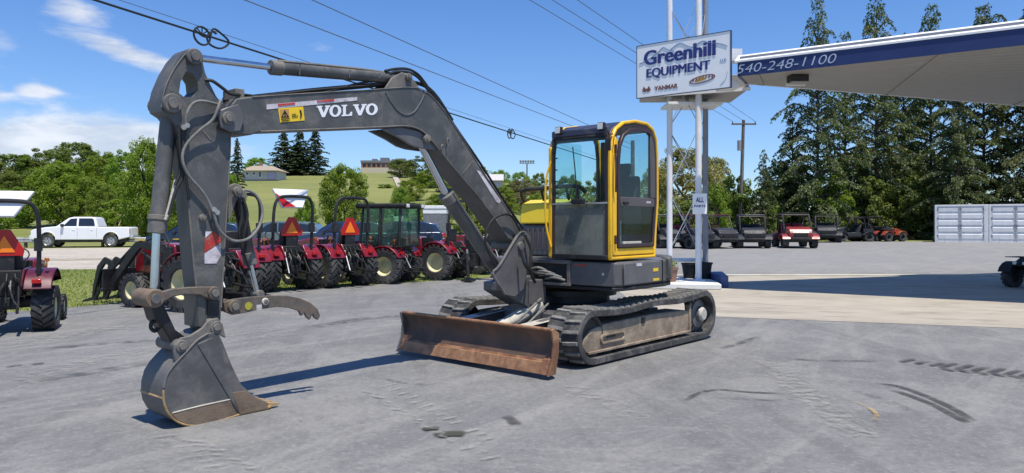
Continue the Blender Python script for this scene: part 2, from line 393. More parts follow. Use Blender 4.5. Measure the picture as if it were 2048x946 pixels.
def asphalt_mat():
    m = bpy.data.materials.new('worn_asphalt'); m.use_nodes = True; w = NT(m.node_tree)
    g = w.n('ShaderNodeNewGeometry').outputs['Position']
    sep = w.n('ShaderNodeSeparateXYZ'); w.l(g, sep.inputs[0])
    def stretched(ang, sx, sy):
        mp = w.n('ShaderNodeMapping'); w.l(g, mp.inputs[0]); mp.inputs['Rotation'].default_value = (0, 0, R(-ang))
        m2 = w.n('ShaderNodeMapping'); w.l(mp.outputs[0], m2.inputs[0]); m2.inputs['Scale'].default_value = (sx, sy, 1); return m2.outputs[0]
    agg = w.noise(g, 95, 4, .75); agg2 = w.noise(g, 330, 2, .6); mot = w.noise(g, 1.3, 6, .62, .5); big = w.noise(g, .22, 4, .55)
    s1 = w.noise(stretched(66, .13, 2.4), 1.0, 6, .62, .3); s2 = w.noise(stretched(98, .14, 1.8), 1.1, 6, .64, .4); s3 = w.noise(stretched(50, .16, 3.0), 1.0, 5, .6, .5)
    c = w.mix(w.ramp(big, .3, .7), (.134, .139, .143), (.172, .175, .177))
    c = w.mix(w.math('MULTIPLY', w.ramp(mot, .42, .7), .42), c, (.262, .260, .252))
    c = w.mix(w.math('MULTIPLY', w.ramp(s1, .50, .68), .50), c, (.270, .266, .255))
    c = w.mix(w.math('MULTIPLY', w.ramp(s2, .50, .62), .62), c, (.120, .122, .125))
    c = w.mix(w.math('MULTIPLY', w.ramp(s3, .50, .68), .42), c, (.285, .280, .268))
    c = w.mix(w.math('MULTIPLY', w.ramp(w.noise(g, .9, 7, .7, 1.2), .60, .72), .38), c, (.120, .122, .124))
    mid = w.noise(g, 22, 5, .72); mid2 = w.noise(g, 7, 6, .7, .8); worn = w.noise(g, .45, 7, .68, 1.5)
    c = w.mix(w.math('MULTIPLY', w.ramp(worn, .50, .62), .50), c, (.260, .258, .250))
    c = w.mix(w.math('MULTIPLY', w.ramp(mid2, .50, .72), .40), c, (.275, .27, .255)); c = w.mix(w.math('MULTIPLY', w.ramp(mid2, .50, .30), .38), c, (.125, .125, .124))
    c = w.mix(w.math('MULTIPLY', w.ramp(mid, .52, .74), .60), c, (.34, .335, .32)); c = w.mix(w.math('MULTIPLY', w.ramp(mid, .48, .27), .60), c, (.085, .086, .088))
    sp = w.math('MULTIPLY', w.ramp(agg, .50, .78), .6)
    c = w.mix(sp, c, (.38, .375, .355)); c = w.mix(w.math('MULTIPLY', w.ramp(agg2, .52, .75), .5), c, (.065, .066, .07))
    # far part of the lot is paler
    c = w.mix(w.math('MULTIPLY', w.ramp(sep.outputs[1], 20, 27), .45), c, (.29, .285, .275))
    p = w.n('ShaderNodeBsdfPrincipled', _Roughness=.85, ); w.l(c, p.inputs['Base Color'])
    h = w.math('ADD', w.math('MULTIPLY', agg, 1.0), w.math('MULTIPLY', agg2, .5))
    b = w.n('ShaderNodeBump', _Strength=.55, _Distance=.006); w.l(h, b.inputs['Height']); w.l(b.outputs[0], p.inputs['Normal'])
    o = w.n('ShaderNodeOutputMaterial'); w.l(p.outputs[0], o.inputs[0]); return m
def concrete_mat(name, a, b_, band=None):
    m = bpy.data.materials.new(name); m.use_nodes = True; w = NT(m.node_tree)
    g = w.n('ShaderNodeNewGeometry').outputs['Position']
    mr = w.n('ShaderNodeMapping'); w.l(g, mr.inputs[0]); mr.inputs['Rotation'].default_value = (0, 0, R(20)); mp = w.n('ShaderNodeMapping'); w.l(mr.outputs[0], mp.inputs[0]); mp.inputs['Scale'].default_value = (.5, 1.4, 1)
    n1 = w.noise(g, .7, 6, .6); n2 = w.noise(mp.outputs[0], 1.6, 7, .68, .5); n3 = w.noise(g, 70, 3, .7)
    c = w.mix(w.ramp(n1, .3, .7), a, b_)
    c = w.mix(w.math('MULTIPLY', w.ramp(n2, .47, .66), .6), c, tuple(v * .62 for v in a))
    c = w.mix(w.math('MULTIPLY', w.ramp(n3, .5, .8), .35), c, tuple(v * .55 for v in a))
    p = w.n('ShaderNodeBsdfPrincipled', _Roughness=.85); w.l(c, p.inputs['Base Color'])
    bb = w.n('ShaderNodeBump', _Strength=.4, _Distance=.006); w.l(n3, bb.inputs['Height']); w.l(bb.outputs[0], p.inputs['Normal'])
    o = w.n('ShaderNodeOutputMaterial'); w.l(p.outputs[0], o.inputs[0]); return m
def sheet(name, poly, m, dz, cuts=(28, 50), label=None):
    bm = bmesh.new(); f = bm.faces.new([bm.verts.new((x, y, 0)) for x, y in poly])
    for c in cuts: bmesh.ops.bisect_plane(bm, geom=bm.verts[:] + bm.edges[:] + bm.faces[:], plane_co=(0, c, 0), plane_no=(0, 1, 0))
    for v in bm.verts: v.co.z = gz(v.co.x, v.co.y) + dz
    bmesh.ops.recalc_face_normals(bm, faces=bm.faces)
    if sum(f.normal.z for f in bm.faces) < 0: bmesh.ops.reverse_faces(bm, faces=bm.faces)
    me = bpy.data.meshes.new(name); bm.to_mesh(me); bm.free()
    return tag(link(name, me, m), kind='structure')
def terrain():
    ys = sorted(set([-80, -40, 0, 10, 20, 28, 36, 44, 50, 58] + list(range(62, 240, 6)) + [260, 320, 420, 600, 900, 1400]))
    xs = sorted(set([-1400, -900, -600, -400, -300] + list(range(-240, 244, 8)) + [300, 400, 600, 900, 1400]))
    b = B(); b.v = [(x, y, gz(x, y) + (random.uniform(-.12, .12) if y > 64 else 0)) for y in ys for x in xs]; n = len(xs)
    b.f = [(j * n + i, j * n + i + 1, (j + 1) * n + i + 1, (j + 1) * n + i) for j in range(len(ys) - 1) for i in range(n - 1)]
    tag(b.build('ground', ground_mat()), kind='structure')
terrain()
M['asphalt'] = asphalt_mat()
sheet('parking_lot', [(-60, -30), (90, -30), (90, 54), (9, 54), (3.5, 30), (.5, 23.2), (-3.2, 19.9), (-6.2, 17.2), (-7.7, 15.3), (-8.6, 13.9), (-9.6, 13.0), (-14, 12.0), (-60, 8)], M['asphalt'], .008)
RD = .2
def rdy(x, y0): return y0 + RD * (x + 17.4)
M['road'] = concrete_mat('pale_road_surface', (.40, .36, .30), (.47, .43, .37))
M['road2'] = concrete_mat('shoulder_surface', (.30, .27, .21), (.36, .32, .25))
sheet('road', [(-160, rdy(-160, 25.6)), (6, rdy(6, 25.6)), (6, rdy(6, 31.6)), (-160, rdy(-160, 31.6))], M['road'], .004)
sheet('road_far_lane', [(-160, rdy(-160, 33.0)), (6, rdy(6, 33.0)), (6, rdy(6, 44.0)), (-160, rdy(-160, 44.0))], M['road'], .0045, )
sheet('road_shoulder', [(-160, rdy(-160, 31.7)), (6, rdy(6, 31.7)), (6, rdy(6, 32.9)), (-160, rdy(-160, 32.9))], M['road2'], .0042)
M['apron'] = concrete_mat('pale_concrete_apron', (.345, .312, .255), (.42, .385, .32))
AP = [(2.4, 13.2), (3.54, 12.77), (7.76, 11.37), (16, 8.6), (20, 22.6), (2.6, 22.6)]
sheet('concrete_apron', AP, M['apron'], .012)
M['kerbstrip'] = concrete_mat('pale_kerb_strip', (.50, .48, .40), (.56, .54, .46))
tag(B().box(2.6, 24, 22.62, 22.95, 0, .05).build('kerb', M['kerbstrip']), kind='structure')

# marks on the asphalt
def soft_mark(name, colr, amt, sc=14, lo=.35, hi=.62):
    m = bpy.data.materials.new(name); m.use_nodes = True; w = NT(m.node_tree)
    g = w.n('ShaderNodeNewGeometry').outputs['Position']
    tc = w.n('ShaderNodeTexCoord').outputs['UV']; sp = w.n('ShaderNodeSeparateXYZ'); w.l(tc, sp.inputs[0])
    e = w.math('MULTIPLY', w.math('SUBTRACT', 1.0, w.math('ABSOLUTE', w.math('SUBTRACT', w.math('MULTIPLY', sp.outputs[0], 2), 1))), 2.2, clamp=True)
    e2 = w.math('MULTIPLY', w.math('SUBTRACT', 1.0, w.math('ABSOLUTE', w.math('SUBTRACT', w.math('MULTIPLY', sp.outputs[1], 2), 1))), 3.0, clamp=True)
    f = w.math('MULTIPLY', w.math('MULTIPLY', e, e2), w.math('MULTIPLY', w.ramp(w.noise(g, sc, 5, .65), lo, hi), amt))
    d = w.n('ShaderNodeBsdfPrincipled', _Roughness=.8); d.inputs['Base Color'].default_value = colr + (1,)
    t = w.n('ShaderNodeBsdfTransparent'); mx = w.n('ShaderNodeMixShader'); w.l(f, mx.inputs[0]); w.l(t.outputs[0], mx.inputs[1]); w.l(d.outputs[0], mx.inputs[2])
    o = w.n('ShaderNodeOutputMaterial'); w.l(mx.outputs[0], o.inputs[0]); return m
M['rubbermark'] = soft_mark('rubber_scuff', (.055, .056, .058), .80, 6, .22, .62)
M['rubberfaint'] = soft_mark('faint_rubber_scuff', (.07, .072, .078), .5, 5, .35, .65)
M['dustmark'] = soft_mark('pale_dust_streak', (.34, .335, .32), .50, 9, .40, .66)
M['oil'] = soft_mark('oil_stain', (.05, .05, .035), .95, 7, .1, .4)
M['clay'] = soft_mark('clay_smear', (.45, .31, .13), .6, 8, .35, .6)
def strip(name, pts, wd, m, z=.013):
    P = [on_ground(*p) for p in pts]
    Q = []
    E_ = [P[0] * 2 - P[1]] + P + [P[-1] * 2 - P[-2]]
    for i in range(1, len(E_) - 2):
        a, b, c, d = E_[i - 1:i + 3]
        for k in range(5):
            t = k / 5; Q.append(.5 * ((2 * b) + (c - a) * t + (2 * a - 5 * b + 4 * c - d) * t * t + (3 * b - a - 3 * c + d) * t ** 3))
    Q.append(P[-1]); vs = []; n = len(Q)
    for i, p in enumerate(Q):
        d = (Q[min(i + 1, n - 1)] - Q[max(i - 1, 0)]).normalized(); s_ = Vector((-d.y, d.x, 0)) * wd / 2
        vs += [(p.x - s_.x, p.y - s_.y, z), (p.x + s_.x, p.y + s_.y, z)]
    me = bpy.data.meshes.new(name); me.from_pydata(vs, [], [(2 * i, 2 * i + 1, 2 * i + 3, 2 * i + 2) for i in range(n - 1)])
    uv = me.uv_layers.new(name='UVMap')
    for poly in me.polygons:
        for li in poly.loop_indices:
            vi = me.loops[li].vertex_index; uv.data[li].uv = (vi % 2, (vi // 2) / (n - 1))
    return tag(link(name, me, m), kind='structure')
strip('tyre_mark', [(1750, 768), (1800, 776), (1860, 798), (1910, 822), (1950, 848)], .10, M['rubbermark'])
strip('tyre_mark', [(1775, 780), (1820, 794), (1870, 814), (1915, 838), (1940, 850)], .10, M['rubbermark'], .014)
strip('tyre_mark', [(1368, 806), (1400, 788), (1440, 782), (1500, 787), (1575, 790)], .07, M['rubbermark'], .015)
strip('tyre_mark', [(1420, 800), (1480, 800), (1540, 803), (1600, 800)], .06, M['rubberfaint'], .016)
strip('tyre_mark', [(1560, 716), (1620, 722), (1700, 724), (1760, 722)], .16, M['rubberfaint'], .013)
strip('tyre_mark', [(1440, 700), (1480, 688), (1520, 674)], .14, M['rubberfaint'], .014)
strip('tyre_mark', [(1700, 780), (1760, 800), (1800, 815), (1850, 835)], .12, M['rubberfaint'], .017)
strip('tyre_mark', [(760, 758), (820, 770), (900, 770)], .08, M['rubberfaint'], .018)
strip('tyre_mark', [(80, 700), (200, 690), (330, 680)], .28, M['rubberfaint'], .013)
strip('tyre_mark', [(20, 770), (160, 750), (330, 722)], .32, M['rubberfaint'], .014)
strip('tyre_mark', [(600, 660), (720, 640), (820, 632)], .4, M['rubberfaint'], .015)
strip('dust_streak', [(0, 790), (120, 740), (300, 700), (500, 665), (700, 640)], .5, M['dustmark'], .016)
strip('dust_streak', [(420, 690), (520, 677), (620, 668)], .25, M['dustmark'], .017)
strip('dust_streak', [(1120, 690 + 80), (1200, 800), (1300, 850)], .30, M['dustmark'], .018)
strip('dust_streak', [(0, 700), (150, 668), (300, 652)], .5, M['dustmark'], .019)
strip('dust_streak', [(1540, 720), (1600, 780), (1680, 840), (1760, 900)], .4, M['dustmark'], .020)
strip('clay_smear', [(1690, 800), (1730, 815), (1752, 832), (1750, 848)], .05, M['clay'], .021)
strip('oil_stain', [(844, 864), (862, 861), (880, 861)], .10, M['oil'], .019)
strip('oil_stain', [(868, 877), (900, 872), (934, 872)], .17, M['oil'], .020)
strip('oil_stain', [(1012, 835), (1022, 843), (1036, 855)], .12, M['rubbermark'], .020)
strip('oil_stain', [(10, 737), (30, 734), (45, 733)], .09, M['rubbermark'], .020)
strip('oil_stain', [(62, 732), (76, 730), (90, 729)], .09, M['rubbermark'], .020)
def lug_prints(name, rows, m, wd=.045):
    b = B(); vs = []; uvs = []
    for (u0, v0, u1, v1, n, lu, lv) in rows:
        for i in range(n):
            t = i / (n - 1); p = on_ground(u0 + (u1 - u0) * t, v0 + (v1 - v0) * t); q = on_ground(u0 + (u1 - u0) * t + lu, v0 + (v1 - v0) * t + lv)
            d = (q - p).normalized(); s_ = Vector((-d.y, d.x, 0)) * wd / 2; k = len(vs)
            vs += [p - s_, p + s_, q + s_, q - s_]; b.f.append((k, k + 1, k + 2, k + 3))
    z = .022
    me = bpy.data.meshes.new(name); me.from_pydata([(v.x, v.y, z) for v in vs], [], b.f)
    uv = me.uv_layers.new(name='UVMap'); cs = ((0, 0), (1, 0), (1, 1), (0, 1))
    for poly in me.polygons:
        for j, li in enumerate(poly.loop_indices): uv.data[li].uv = cs[j]
    return tag(link(name, me, m), kind='stuff')
lug_prints('tread_prints', [(722, 785, 905, 893, 13, 34, 7), (760, 778, 960, 886, 14, 32, -8), (915, 905, 1000, 946, 5, 44, -9), (300, 880, 400, 940, 7, 60, -6), (360, 885, 470, 940, 7, 60, 4)], M['dustmark'], .06)
lug_prints('dark_tread_prints', [(1880, 738, 2040, 756, 6, 34, -9), (1880, 738, 2050, 756, 6, 30, 8), (1800, 727, 1860, 735, 3, 30, -6)], M['rubbermark'], .10)

# grass verge between lot and road
def grass():
    n = 34000; b = []
    x = rng.uniform(-24, -1, n * 2); y = rng.uniform(12.5, 26, n * 2)
    edge = np.interp(x, [-24, -14, -9.6, -8.6, -7.7, -6.2, -3.2, .5], [11.2, 12.0, 13.0, 13.9, 15.3, 17.2, 19.9, 23.2]) + .05
    far = 25.5 + RD * (x + 17.4)
    k = (y > edge) & (y < far); x = x[k][:n]; y = y[k][:n]; m = len(x)
    h = rng.uniform(.02, .065, m); a = rng.uniform(0, 6.28, m); wd = rng.uniform(.008, .02, m); lx = rng.normal(0, .03, m); ly = rng.normal(0, .03, m)
    v = np.empty((m, 3, 3)); v[:, 0] = np.stack([x - np.cos(a) * wd, y - np.sin(a) * wd, 0 * x], 1); v[:, 1] = np.stack([x + np.cos(a) * wd, y + np.sin(a) * wd, 0 * x], 1); v[:, 2] = np.stack([x + lx, y + ly, h], 1)
    me = bpy.data.meshes.new('grass'); me.from_pydata(v.reshape(-1, 3).tolist(), [], np.arange(m * 3).reshape(-1, 3).tolist())
    tag(link('grass', me, M['grassb']), kind='stuff', label='short sunlit grass verge between the lot and the road')
grass()

# ================================================================ the excavator
# local frame: x forward (blade / boom side), y to the machine's left (cab side), z up
EO = Vector((.822, 9.874)); EF = Vector((-.6606, -.7507)); EL = Vector((.7507, -.6606))
EXR = math.atan2(EF.y, EF.x)
ex = thing('excavator', 'grey and yellow excavator with rusty blade parked on the asphalt, bucket on the ground', 'excavator', (EO.x, EO.y, .012), EXR)
def sp(u, v, s):
    """point (forward, up) of the machine's side plane at sideways offset s"""
    r = (u - CX) / FPX
    t = (EO.x + EL.x * s - r * (EO.y + EL.y * s)) / (-EF.x + r * EF.y)
    return (t, EYE - .012 - (v - HZ) / FPX * (EO.y + EL.y * s + EF.y * t))
def sp3(u, v, s): t, z = sp(u, v, s); return (t, s, z)
SC = -.08
def plate(pts, s0, s1): return B().prism([sp(u, v, s1) for u, v in pts], s0, s1, 'y')
def pin(t, z, s0, s1, r, b=None): b = b or B(); return b.cyl((t, s0, z), (t, s1, z), r, n=16)
def pin_px(name, u, v, s_at, s0, s1, r, parent, m='exgrey2'):
    t, z = sp(u, v, s_at); o = pin(t, z, s0, s1, r).build(name, M[m], parent, .006)
    pin(t, z, s1, s1 + .015, r * .55).build('pin_end', M['silver' if m == 'x' else 'exgrey2'], o, .003); return o

# ---- tracks
def track(sgn):
    s0, s1 = (.66, 1.11) if sgn > 0 else (-1.11, -.66)
    C1 = (-1.50, .345, .325); C2 = (1.12, .325, .305)           # sprocket end and idler end: x, z, radius
    path = []
    for i in range(13): a = R(90 + 180 * i / 12); path.append((C1[0] + math.cos(a) * C1[2], C1[1] + math.sin(a) * C1[2]))
    for i in range(1, 10): t = i / 10; path.append((C1[0] + (C2[0] - C1[0]) * t, .02 + 0 * t))
    for i in range(13): a = R(-90 + 180 * i / 12); path.append((C2[0] + math.cos(a) * C2[2], C2[1] + math.sin(a) * C2[2]))
    for i in range(1, 14):
        t = i / 14; path.append((C2[0] + (C1[0] - C2[0]) * t, (C2[1] + C2[2]) * (1 - t) + (C1[1] + C1[2]) * t - .030 * math.sin(math.pi * t * 2) ** 2 - .01))
    n = len(path); P = [Vector(p) for p in path]
    nor = [Vector(((P[(i + 1) % n] - P[i - 1]).y, -(P[(i + 1) % n] - P[i - 1]).x)).normalized() for i in range(n)]
    out = [P[i] - nor[i] * 0 for i in range(n)]; inn = [P[i] - nor[i] * .075 for i in range(n)]
    if sum(P[i].x * P[(i + 1) % n].y - P[(i + 1) % n].x * P[i].y for i in range(n)) < 0: inn = [P[i] + nor[i] * .075 for i in range(n)]
    b = B(); b.ring([tuple(p) for p in out], [tuple(p) for p in inn], s0, s1, 'y')
    tr = b.build('track', M['track'], ex, .008)
    # lugs around the outside, alternating offset chevrons
    L = [0]
    for i in range(n): L.append(L[-1] + (P[(i + 1) % n] - P[i]).length)
    tot = L[-1]; N = 58; lug = B()
    for k, (ya, yb, off) in enumerate(((-.215, -.005, 0), (.005, .215, .045))):
        lug.add([(-.022 + off, ya, 0), (.022 + off, ya, 0), (.034 + off * .4, yb, 0), (-.010 + off * .4, yb, 0), (-.013 + off, ya + .01, .017), (.016 + off, ya + .01, .017), (.028 + off * .4, yb - .01, .017), (-.004 + off * .4, yb - .01, .017)],
                [(0, 3, 2, 1), (4, 5, 6, 7), (0, 1, 5, 4), (1, 2, 6, 5), (2, 3, 7, 6), (3, 0, 4, 7)])
    lme = lug.mesh('track_lug', False); lme.materials.append(M['trackdusty'])
    for k in range(N):
        d = tot * k / N; i = max(j for j in range(n) if L[j] <= d); f = (d - L[i]) / (L[i + 1] - L[i])
        p = P[i].lerp(P[(i + 1) % n], f); no = nor[i].lerp(nor[(i + 1) % n], f).normalized()
        c = Vector((-.2, .345))
        if (p - c).dot(no) < 0: no = -no
        tg = Vector((no.y, -no.x))
        if no.y < -.9: continue                                   # pressed into the ground
        mt = Matrix(((tg.x, 0, no.x, p.x), (0, 1, 0, (s0 + s1) / 2), (tg.y, 0, no.y, p.y), (0, 0, 0, 1)))
        link('track_lug', lme, None, tr, mt)
    # raised rim of the belt on the outer face
    so = s1 if sgn > 0 else s0
    # rollers, idler, sprocket
    yo = so - sgn * .09; yi = so - sgn * .36
    idl = B().lathe([(0, -.03), (.07, -.03), (.075, 0), (.20, .005), (.215, .03), (.25, .03), (.25, -.14), (0, -.14)][::1], (1.12, yo, .325), (0, sgn, 0), 28).build('idler_wheel', M['black'], tr)
    sprk = B().lathe([(0, .05), (.085, .05), (.10, .03), (.11, .0), (.19, -.01), (.20, -.05), (0, -.05)], (-1.50, yo, .345), (0, sgn, 0), 24)
    for k in range(17):
        a = 2 * math.pi * k / 17; c, s_ = math.cos(a), math.sin(a)
        sprk.cyl((-1.5 + c * .19, yo - sgn * .05, .345 + s_ * .19), (-1.5 + c * .255, yo - sgn * .05, .345 + s_ * .255), .03, .012, 6)
    so_ = sprk.build('drive_sprocket', M['exdark'], tr)
    B().lathe([(0, .075), (.075, .075), (.095, .05), (.095, 0)], (-1.50, yo, .345), (0, sgn, 0), 20).build('sprocket_hub', M['tan2'], tr)
    for k in range(5):
        x = -1.02 + k * .43
        B().lathe([(0, .0), (.045, .0), (.05, -.01), (.085, -.015), (.085, -.07), (.05, -.08), (.05, -.2), (.085, -.21), (.085, -.27), (0, -.27)], (x, yo - sgn * .01, .135), (0, sgn, 0), 16).build('track_roller', M['black'], tr)
    B().lathe([(0, .0), (.04, .0), (.05, -.01), (.06, -.02), (.06, -.2), (0, -.2)], (-.25, yo - sgn * .03, .56), (0, sgn, 0), 14).build('carrier_roller', M['black'], tr)
    # mud covered side beam
    prof = [(1.20, .15), (-1.12, .15), (-1.16, .20), (-1.16, .42), (-1.02, .44), (-.2, .46), (.55, .45), (.85, .44), (1.10, .40), (1.24, .31), (1.26, .22)]
    fr = B().prism(prof, yi, so - sgn * .06, 'y').build('track_frame', M['tan'], tr, .015)
    yy = so - sgn * .06
    B().box(-1.14, 1.18, min(yy, yy + sgn * .03), max(yy, yy + sgn * .03), .135, .165).build('frame_flange', M['tan'], tr, .006)
    q = []
    for i in range(9): a = R(90 + 180 * i / 8); q.append((.48 + .055 * math.cos(a), .275 + .055 * math.sin(a)))
    for i in range(9): a = R(-90 + 180 * i / 8); q.append((.88 + .055 * math.cos(a), .275 + .055 * math.sin(a)))
    B().ring(q, [((x - .68) * .86 + .68, (z - .275) * .62 + .275) for x, z in q], min(yy, yy + sgn * .022), max(yy, yy + sgn * .022), 'y').build('grease_port_rim', M['tan'], tr, .004)
    B().box(.62, .80, min(yy, yy + sgn * .010), max(yy, yy + sgn * .010), .278, .296).build('grease_port_slot', M['black'], tr)
    B().box(-.02, .05, min(yy, yy + sgn * .012), max(yy, yy + sgn * .012), .37, .44).build('frame_notch', M['black'], tr)
    B().box(-1.18, -1.13, min(yy - .05, yy + sgn * .02), max(yy - .05, yy + sgn * .02), .14, .50).build('frame_end_plate', M['tan'], tr, .005)
    return tr
track(1); track(-1)

# ---- lower frame, slew ring, blade
b = B(); b.prism([(-.75, -.66), (.75, -.66), (.95, -.35), (.95, .35), (.75, .66), (-.75, .66), (-.9, .3), (-.9, -.3)], .30, .52, 'z')
b.box(-.95, -.70, -.70, .70, .30, .46); b.box(.62, .86, -.70, .70, .30, .48)
b.build('lower_frame', M['exdark'], ex, .015)
B().lathe([(0, 0), (.52, 0), (.52, .05), (.46, .06), (.46, .14), (.55, .15), (.55, .22), (0, .22)], (0, 0, .52), (0, 0, 1), 32).build('slew_ring', M['black'], ex)
BP = [(2.00, .045), (1.955, .13), (1.925, .20), (1.885, .28), (1.87, .36), (1.89, .43), (1.945, .495)]
prof = BP + [(x - .03, z) for x, z in reversed(BP)]
bl = B().prism(prof, -1.18, 1.15, 'y').build('dozer_blade', M['rustdark'], ex, .004)
e0 = [(2.008, .045), (1.963, .13), (1.933, .20), (1.93, .19)]
B().prism([(2.0, .045), (1.950, .15), (1.962, .15), (1.965, .17), (1.985, .17), (2.02, .05)], -1.12, 1.10, 'y').build('cutting_edge', M['rustbright'], bl, .003)
B().prism([(1.93, .185), (1.955, .15), (1.970, .15), (1.945, .19)], -1.16, 1.12, 'y').build('wear_strip', M['rust'], bl, .003)
B().cyl((1.93, -1.17, .50), (1.93, 1.14, .50), .018, n=10).build('top_rail', M['rustbright'], bl)
for s0, s1, m in ((1.15, 1.175, 'rust'), (-1.205, -1.18, 'exdark')):
    B().prism([(2.02, .035), (1.90, .045), (1.85, .25), (1.84, .46), (1.93, .515), (1.965, .50), (1.93, .36), (1.95, .20)], s0, s1, 'y').build('end_plate', M[m], bl, .004)
B().prism([(1.925, .20), (1.975, .20), (2.03, .05), (2.0, .045)], 1.06, 1.15, 'y').build('corner_gusset', M['rust'], bl, .003)
for s in (-.52, .46):
    a = B(); a.prism([(1.86, .16), (1.86, .40), (1.0, .50), (.55, .50), (.55, .30), (1.2, .22)], s - .055, s + .055, 'y')
    a.build('blade_arm', M['exdark'], ex, .01)
    B().prism([(1.62, .436), (1.62, .444), (.62, .508), (.62, .500)], s - .085, s + .085, 'y').build('sunlit_arm_top', M['tan2'], ex, .003)  # pale sheet paints sunlight onto the dusty top of the arm
c = B().cyl((1.45, .0, .36), (.75, .0, .58), .085, n=16).build('blade_cylinder', M['tan2'], ex)
B().cyl((1.82, .0, .27), (1.45, .0, .36), .035, n=12).build('cylinder_rod', M['chrome'], c)
B().cyl((1.47, .0, .355), (1.40, .0, .375), .10, n=16).build('cylinder_head', M['tan2'], c, .004)
B().tube([(.80, .08, .66), (1.1, .20, .60), (1.35, .18, .46), (1.42, .08, .40)], .016).build('blade_hose', M['hosegrey'], c)
B().tube([(.70, .12, .60), (1.0, .26, .56), (1.30, .25, .40), (1.45, .12, .36)], .014).build('blade_hose', M['hosegrey'], c)
b = B(); b.prism([(1.86, .15), (1.62, .15), (1.58, .42), (1.84, .42)], -.12, -.08, 'y'); b.prism([(1.86, .15), (1.62, .15), (1.58, .42), (1.84, .42)], .08, .12, 'y')
b.cyl((1.78, -.15, .27), (1.78, .15, .27), .04).build('blade_bracket', M['tan2'], ex, .006)

# ---- upper structure
deck = [(.62, 1.10), (.30, 1.12), (-.35, 1.12), (-.62, 1.06), (-.90, .90), (-1.12, .62), (-1.24, .25), (-1.27, -.15), (-1.2, -.55), (-1.0, -.88), (-.7, -1.08), (-.4, -1.12), (.35, -1.12), (.55, -.9), (.60, -.45), (.70, -.40), (.70, .45), (.70, 1.04)]
up = B().prism(deck, .845, 1.14, 'z').build('upper_frame', M['exdark'], ex, .03)
B().prism([(x * 1.008, y * 1.008) for x, y in deck], .80, .842, 'z').build('bottom_rim', M['black'], up, .008)
# left side panels and seams
B().box(-.30, .56, 1.121, 1.135, .87, 1.12).build('side_panel', M['exdark'], up, .02)
B().box(-.318, -.306, 1.10, 1.139, .86, 1.13).build('panel_seam', M['black'], up)
B().prism([(.705, 1.10), (.720, 1.10), (.720, .46), (.705, .46)], .86, 1.13, 'z').build('front_panel', M['exdark'], up, .01)
B().cyl((.72, .95, 1.0), (.728, .95, 1.0), .018, n=10).build('panel_latch', M['silver'], up)
B().box(.722, .726, .52, .72, 1.085, 1.10).build('front_decal', M['decalred'], up)
for (x0, x1, z0, z1, m) in ((.18, .30, 1.08, 1.115, 'decalwhite'), (-.20, -.08, 1.00, 1.04, 'decalyel'), (-.22, -.08, .885, .915, 'decalyel')):
    B().box(x0, x1, 1.136, 1.139, z0, z1).build('side_decal', M[m], up)
# tail panels
B().prism([(-.47, 1.16), (-.62, 1.10), (-.92, .93), (-1.16, .64), (-1.28, .26), (-1.31, -.15), (-1.24, -.58), (-1.03, -.92), (-.72, -1.12), (-.62, -1.0), (-.9, -.8), (-1.1, -.5), (-1.15, 0), (-1.05, .5), (-.8, .82), (-.45, 1.05)], .87, 1.165, 'z').build('counterweight', M['exgrey'], up, .03)
# boom side frame with the open bay and its hoses
g = B(); g.box(.70, .74, -.16, .48, .835, .87); g.box(.70, .74, .43, .48, .87, 1.10); g.box(.66, .745, -.16, .50, 1.10, 1.145)
g.build('front_guard', M['exgrey2'], up, .006)
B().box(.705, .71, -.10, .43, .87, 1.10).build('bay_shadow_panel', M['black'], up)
for z0, y0, y1 in ((.98, -.1, .25), (.945, .0, .35), (1.02, -.12, .12), (.91, .1, .40)):
    B().tube([(.73, y0, z0), (.75, (y0 + y1) / 2, z0 + .02), (.72, y1, z0 - .01)], .017).build('bay_hose', M['hosegrey'], up)

# hood, grille, handrail on the right of the boom
hd = B(); hd.prism([(.02, 1.145), (.02, 1.56), (-.10, 1.60), (-1.15, 1.60), (-1.18, 1.145)], -1.0, .10, 'y')
hd = hd.build('engine_housing', M['exdark'], ex, .03)
h2 = B().prism([(.04, 1.585), (.00, 1.86), (-.18, 1.92), (-.40, 1.90), (-.46, 1.605), (-.46, 1.585)], -.92, -.02, 'y').build('engine_hood', M['hoodyellow'], ex, .035)
for k in range(9):
    y = -.88 + k * .088 + (.0 if k < 9 else 0)
    B().box(.02, .035, y, y + .035, 1.22, 1.52).build('grille_slat', M['doorgrey'], hd, .004)
hr = B().tube([(-.20, -.96, 1.80), (.02, -.90, 2.03), (.02, -.55, 2.06), (.02, -.20, 2.08), (.02, .08, 2.07), (-.08, .12, 2.0)], .028).build('handrail', M['black'], ex)
for y in (-.55, -.12): B().cyl((.02, y, 2.06), (-.04, y, 1.90), .016, n=8).build('rail_post', M['black'], hr)

# ---- cab
CF = .755; s0, s1 = .17, 1.08
cab_out = [(.755, 1.165), (.755, 1.8), (.755, 2.42), (.73, 2.58), (.64, 2.70), (.48, 2.79), (.22, 2.835), (-.05, 2.83), (-.20, 2.77), (-.28, 2.65), (-.315, 2.45), (-.32, 2.1), (-.32, 1.85), (-.27, 1.5), (-.245, 1.165)]
def inset(pts, d):
    n = len(pts); r = []
    A = sum(pts[i][0] * pts[(i + 1) % n][1] - pts[(i + 1) % n][0] * pts[i][1] for i in range(n)); sg = 1 if A > 0 else -1
    for i in range(n):
        a = Vector(pts[i - 1]); b_ = Vector(pts[i]); c_ = Vector(pts[(i + 1) % n])
        e1 = (b_ - a).normalized(); e2 = (c_ - b_).normalized(); n1 = Vector((-e1.y, e1.x)) * sg; n2 = Vector((-e2.y, e2.x)) * sg
        m_ = (n1 + n2).normalized(); k = d / max(.35, m_.dot(n1)); r.append(tuple(b_ + m_ * k))
    return r
